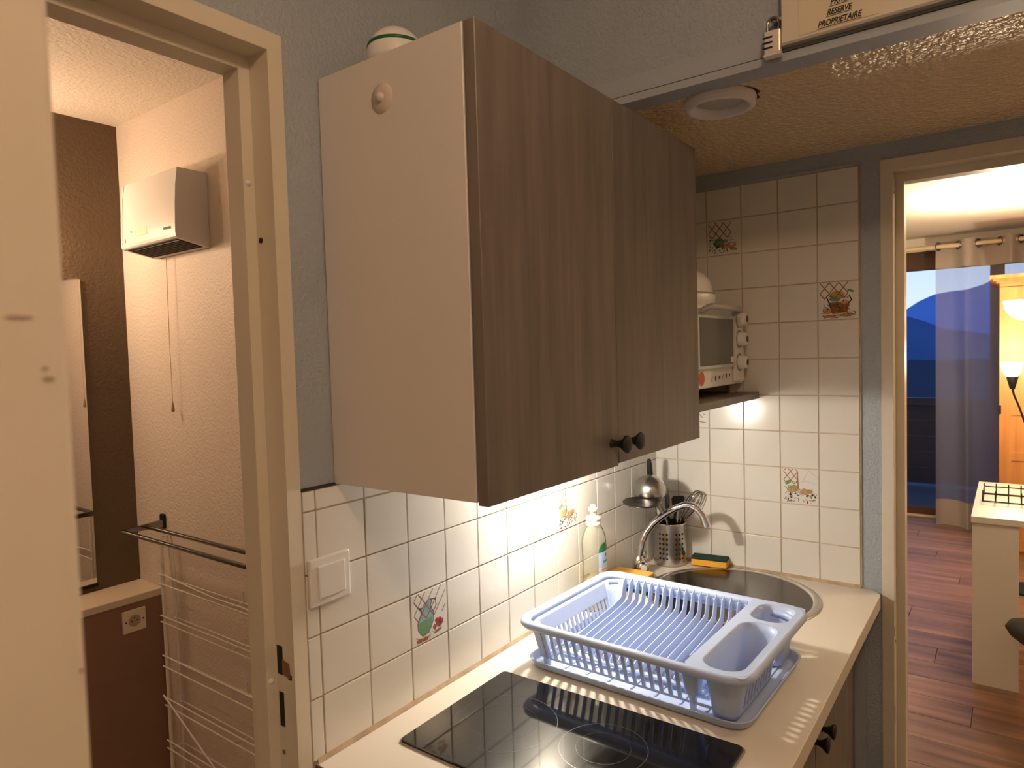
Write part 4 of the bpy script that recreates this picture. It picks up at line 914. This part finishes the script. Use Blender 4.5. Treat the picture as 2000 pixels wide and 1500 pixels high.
# floor lamp
LX, LY = 4.5, -1.005
fl_ = thing('floor_lamp', 'black torchiere floor lamp with opal bowl and side reading light', 'lamp', (LX, LY, 0))
part(fl_, 'base', MB().lathe([(.13, 0), (.13, .015), (.03, .03), (.012, .05)], (LX, LY, 0), 32), M_black)
part(fl_, 'pole', MB().tube([(LX, LY, .03), (LX, LY, 1.66)], .011, 12), M_black)
part(fl_, 'bowl', MB().lathe([(.02, 1.662), (.07, 1.672), (.11, 1.70), (.135, 1.74), (.142, 1.785), (.139, 1.785), (.130, 1.742), (.105, 1.706), (.065, 1.68), (0, 1.672)], (LX, LY, 0), 40), M_shade, 'lit opal glass bowl')
part(fl_, 'arm', MB().tube([(LX, LY, 1.02), (LX, LY+.03, 1.04), (LX, LY+.06, 1.14), (LX, LY+.085, 1.21), (LX, LY+.092, 1.25)], .006, 10), M_black)
part(fl_, 'lamp_holder', MB().lathe([(.013, 1.245), (.033, 1.325), (.030, 1.325), (0, 1.30)], (LX, LY+.093, 0), 24), M_black)
part(fl_, 'reading_shade', MB().lathe([(.030, 1.325), (.050, 1.36), (.056, 1.41), (.053, 1.41), (.045, 1.362), (0, 1.33)], (LX, LY+.095, 0), 28), M_shade, 'small lit opal shade')
point_light('torchiere_light', (LX, LY, 1.80), 170, (1., .80, .54), .05, spot=122, rot=(math.pi, 0, 0))
point_light('reading_light', (LX, LY+.095, 1.45), 48, (1., .78, .52), .04)
# second lamp fitting in the living room ceiling
cl2 = thing('living_ceiling_light', 'flat white ceiling light in the living room', 'lamp', (3.9, -.89, ZL))
part(cl2, 'rim', MB().lathe([(.155, ZL), (.155, ZL-.02), (.145, ZL-.028)], (3.72, -.93, 0), 36, caps=False), M_white)
part(cl2, 'diffuser', MB().lathe([(.145, ZL-.026), (.10, ZL-.045), (0, ZL-.052)], (3.72, -.93, 0), 36), M_shade)
point_light('living_ceiling_light_source', (3.72, -.93, ZL-.16), 9, (1., .74, .46), .1)
cl3 = thing('added_fill_lamp', 'unseen ceiling light added to brighten the desk and floor', 'lamp', (2.05, -1.75, ZL))  # extra lamp added out of view to brighten desk panel and floor
part(cl3, 'rim', MB().lathe([(.155, ZL), (.155, ZL-.02), (.145, ZL-.028)], (2.05, -1.75, 0), 36, caps=False), M_white)
part(cl3, 'diffuser', MB().lathe([(.145, ZL-.026), (.10, ZL-.045), (0, ZL-.052)], (2.05, -1.75, 0), 36), M_shade)
point_light('added_fill_lamp_source', (2.05, -1.75, ZL-.16), 26, (1., .70, .40), .1)
# pine wardrobe
ar = thing('pine_wardrobe', 'tall orange pine wardrobe with panelled door beside the curtain', 'wardrobe', (5.45, -1.5, 0))
AX, AY = 5.2, -.838
part(ar, 'carcass', MBX(AX+.02, AX+.58, AY-1.2, AY, .05, 1.92), M_pine)
part(ar, 'plinth', MBX(AX+.03, AX+.57, AY-1.19, AY-.01, 0, .05), M_pine)
cor = MB()
for e, z0_, z1_ in ((.0, 1.92, 1.945), (.018, 1.945, 1.96), (.035, 1.96, 1.975), (.055, 1.975, 2.0)): cor.box(AX-e, AX+.6, AY-1.2-e, AY+e, z0_, z1_)
part(ar, 'cornice', cor, M_pine)
for y1 in (AY, AY-.60):
    d = part(ar, 'door', MB().box(AX, AX+.02, y1-.07, y1-.001, .06, 1.915).box(AX, AX+.02, y1-.598, y1-.53, .06, 1.915).box(AX, AX+.02, y1-.53, y1-.07, .06, .14).box(AX, AX+.02, y1-.53, y1-.07, 1.02, 1.10).box(AX, AX+.02, y1-.53, y1-.07, .70, .76).box(AX, AX+.02, y1-.53, y1-.07, 1.84, 1.915), M_pine)
    for z0_, z1_ in ((.14, .70), (.76, 1.02), (1.10, 1.84)): part(d, 'panel', MBX(AX+.006, AX+.016, y1-.53, y1-.07, z0_, z1_), M_pine)
part(ar, 'hinge', MB().lathe([(.008, 1.03), (.008, 1.09)], (AX-.006, AY-.004, 0), 10), M_dark)
# table, basket, chair
tb = thing('desk', 'white laminate desk with panel legs in the living room', 'desk', (3.41, -1.3, 0))
part(tb, 'top', MBX(2.955, 3.875, -1.95, -.7635, .738, .766, bev=.001, seg=1), M_ltable)
part(tb, 'leg_panel', MBX(2.965, 2.985, -.938, -.768, 0, .738), M_ltable)
part(tb, 'leg_panel', MBX(3.845, 3.865, -.938, -.768, 0, .738), M_ltable)
part(tb, 'leg_panel', MBX(2.965, 2.985, -1.945, -1.775, 0, .738), M_ltable)
part(tb, 'leg_panel', MBX(3.845, 3.865, -1.945, -1.775, 0, .738), M_ltable)
wbk = thing('wire_tray', 'black wire letter tray on the white desk', 'tray', (3.42, -.9, .766))
wr_ = [(3.31, -.797), (3.31, -1.05), (3.52, -1.05), (3.52, -.797)]
for z in (.770, .806): part(wbk, 'rail', MB().tube([(x, y, z) for x, y in wr_], .0032, 6, closed=True), M_black)
for i in range(6):
    y = -.797-i*.0506
    part(wbk, 'wire', MB().tube([(3.31, y, .822), (3.31, y, .770), (3.52, y, .770), (3.52, y, .822)], .0028, 6), M_black)
CHX, CHY = 2.545, -1.190
ch = thing('desk_chair', 'black swivel chair drawn up in front of the white desk', 'chair', (CHX, CHY, 0), rz=math.radians(30))
for i in range(5):
    a = math.radians(18+i*72); d = Vector((math.cos(a), math.sin(a), 0)); z_ = Vector((0, 0, 1))
    part(ch, 'leg', MB().tube([z_*.11, d*.12+z_*.10, d*.245+z_*.075], [.028, .022, .014], 10), M_black, local=True)
    part(ch, 'castor', MB().lathe([(.024, -.02), (.028, 0), (.024, .02)], tuple(d*.235+z_*.0285), 16, 'x'), M_black, local=True)
part(ch, 'column', MB().tube([(0, 0, .08), (0, 0, .37)], .026, 14), M_black, local=True)
sl = [rrect(-.20, .20, -.20, .20, .05, .365), rrect(-.222, .222, -.222, .222, .05, .385), rrect(-.232, .232, -.232, .232, .045, .412), rrect(-.222, .222, -.222, .222, .05, .438), rrect(-.19, .19, -.19, .19, .06, .452)]
part(ch, 'seat', MB().loft(sl).poly(sl[0]).poly(sl[-1]), M_black, local=True)
part(ch, 'back_post', MB().tube([(-.15, -.10, .37), (-.235, -.16, .40), (-.25, -.17, .60)], .016, 10), M_black, local=True)
part(ch, 'backrest', MB().box(-.275, -.235, -.34, .0, .55, .92, bev=.018, seg=3), M_black, local=True)
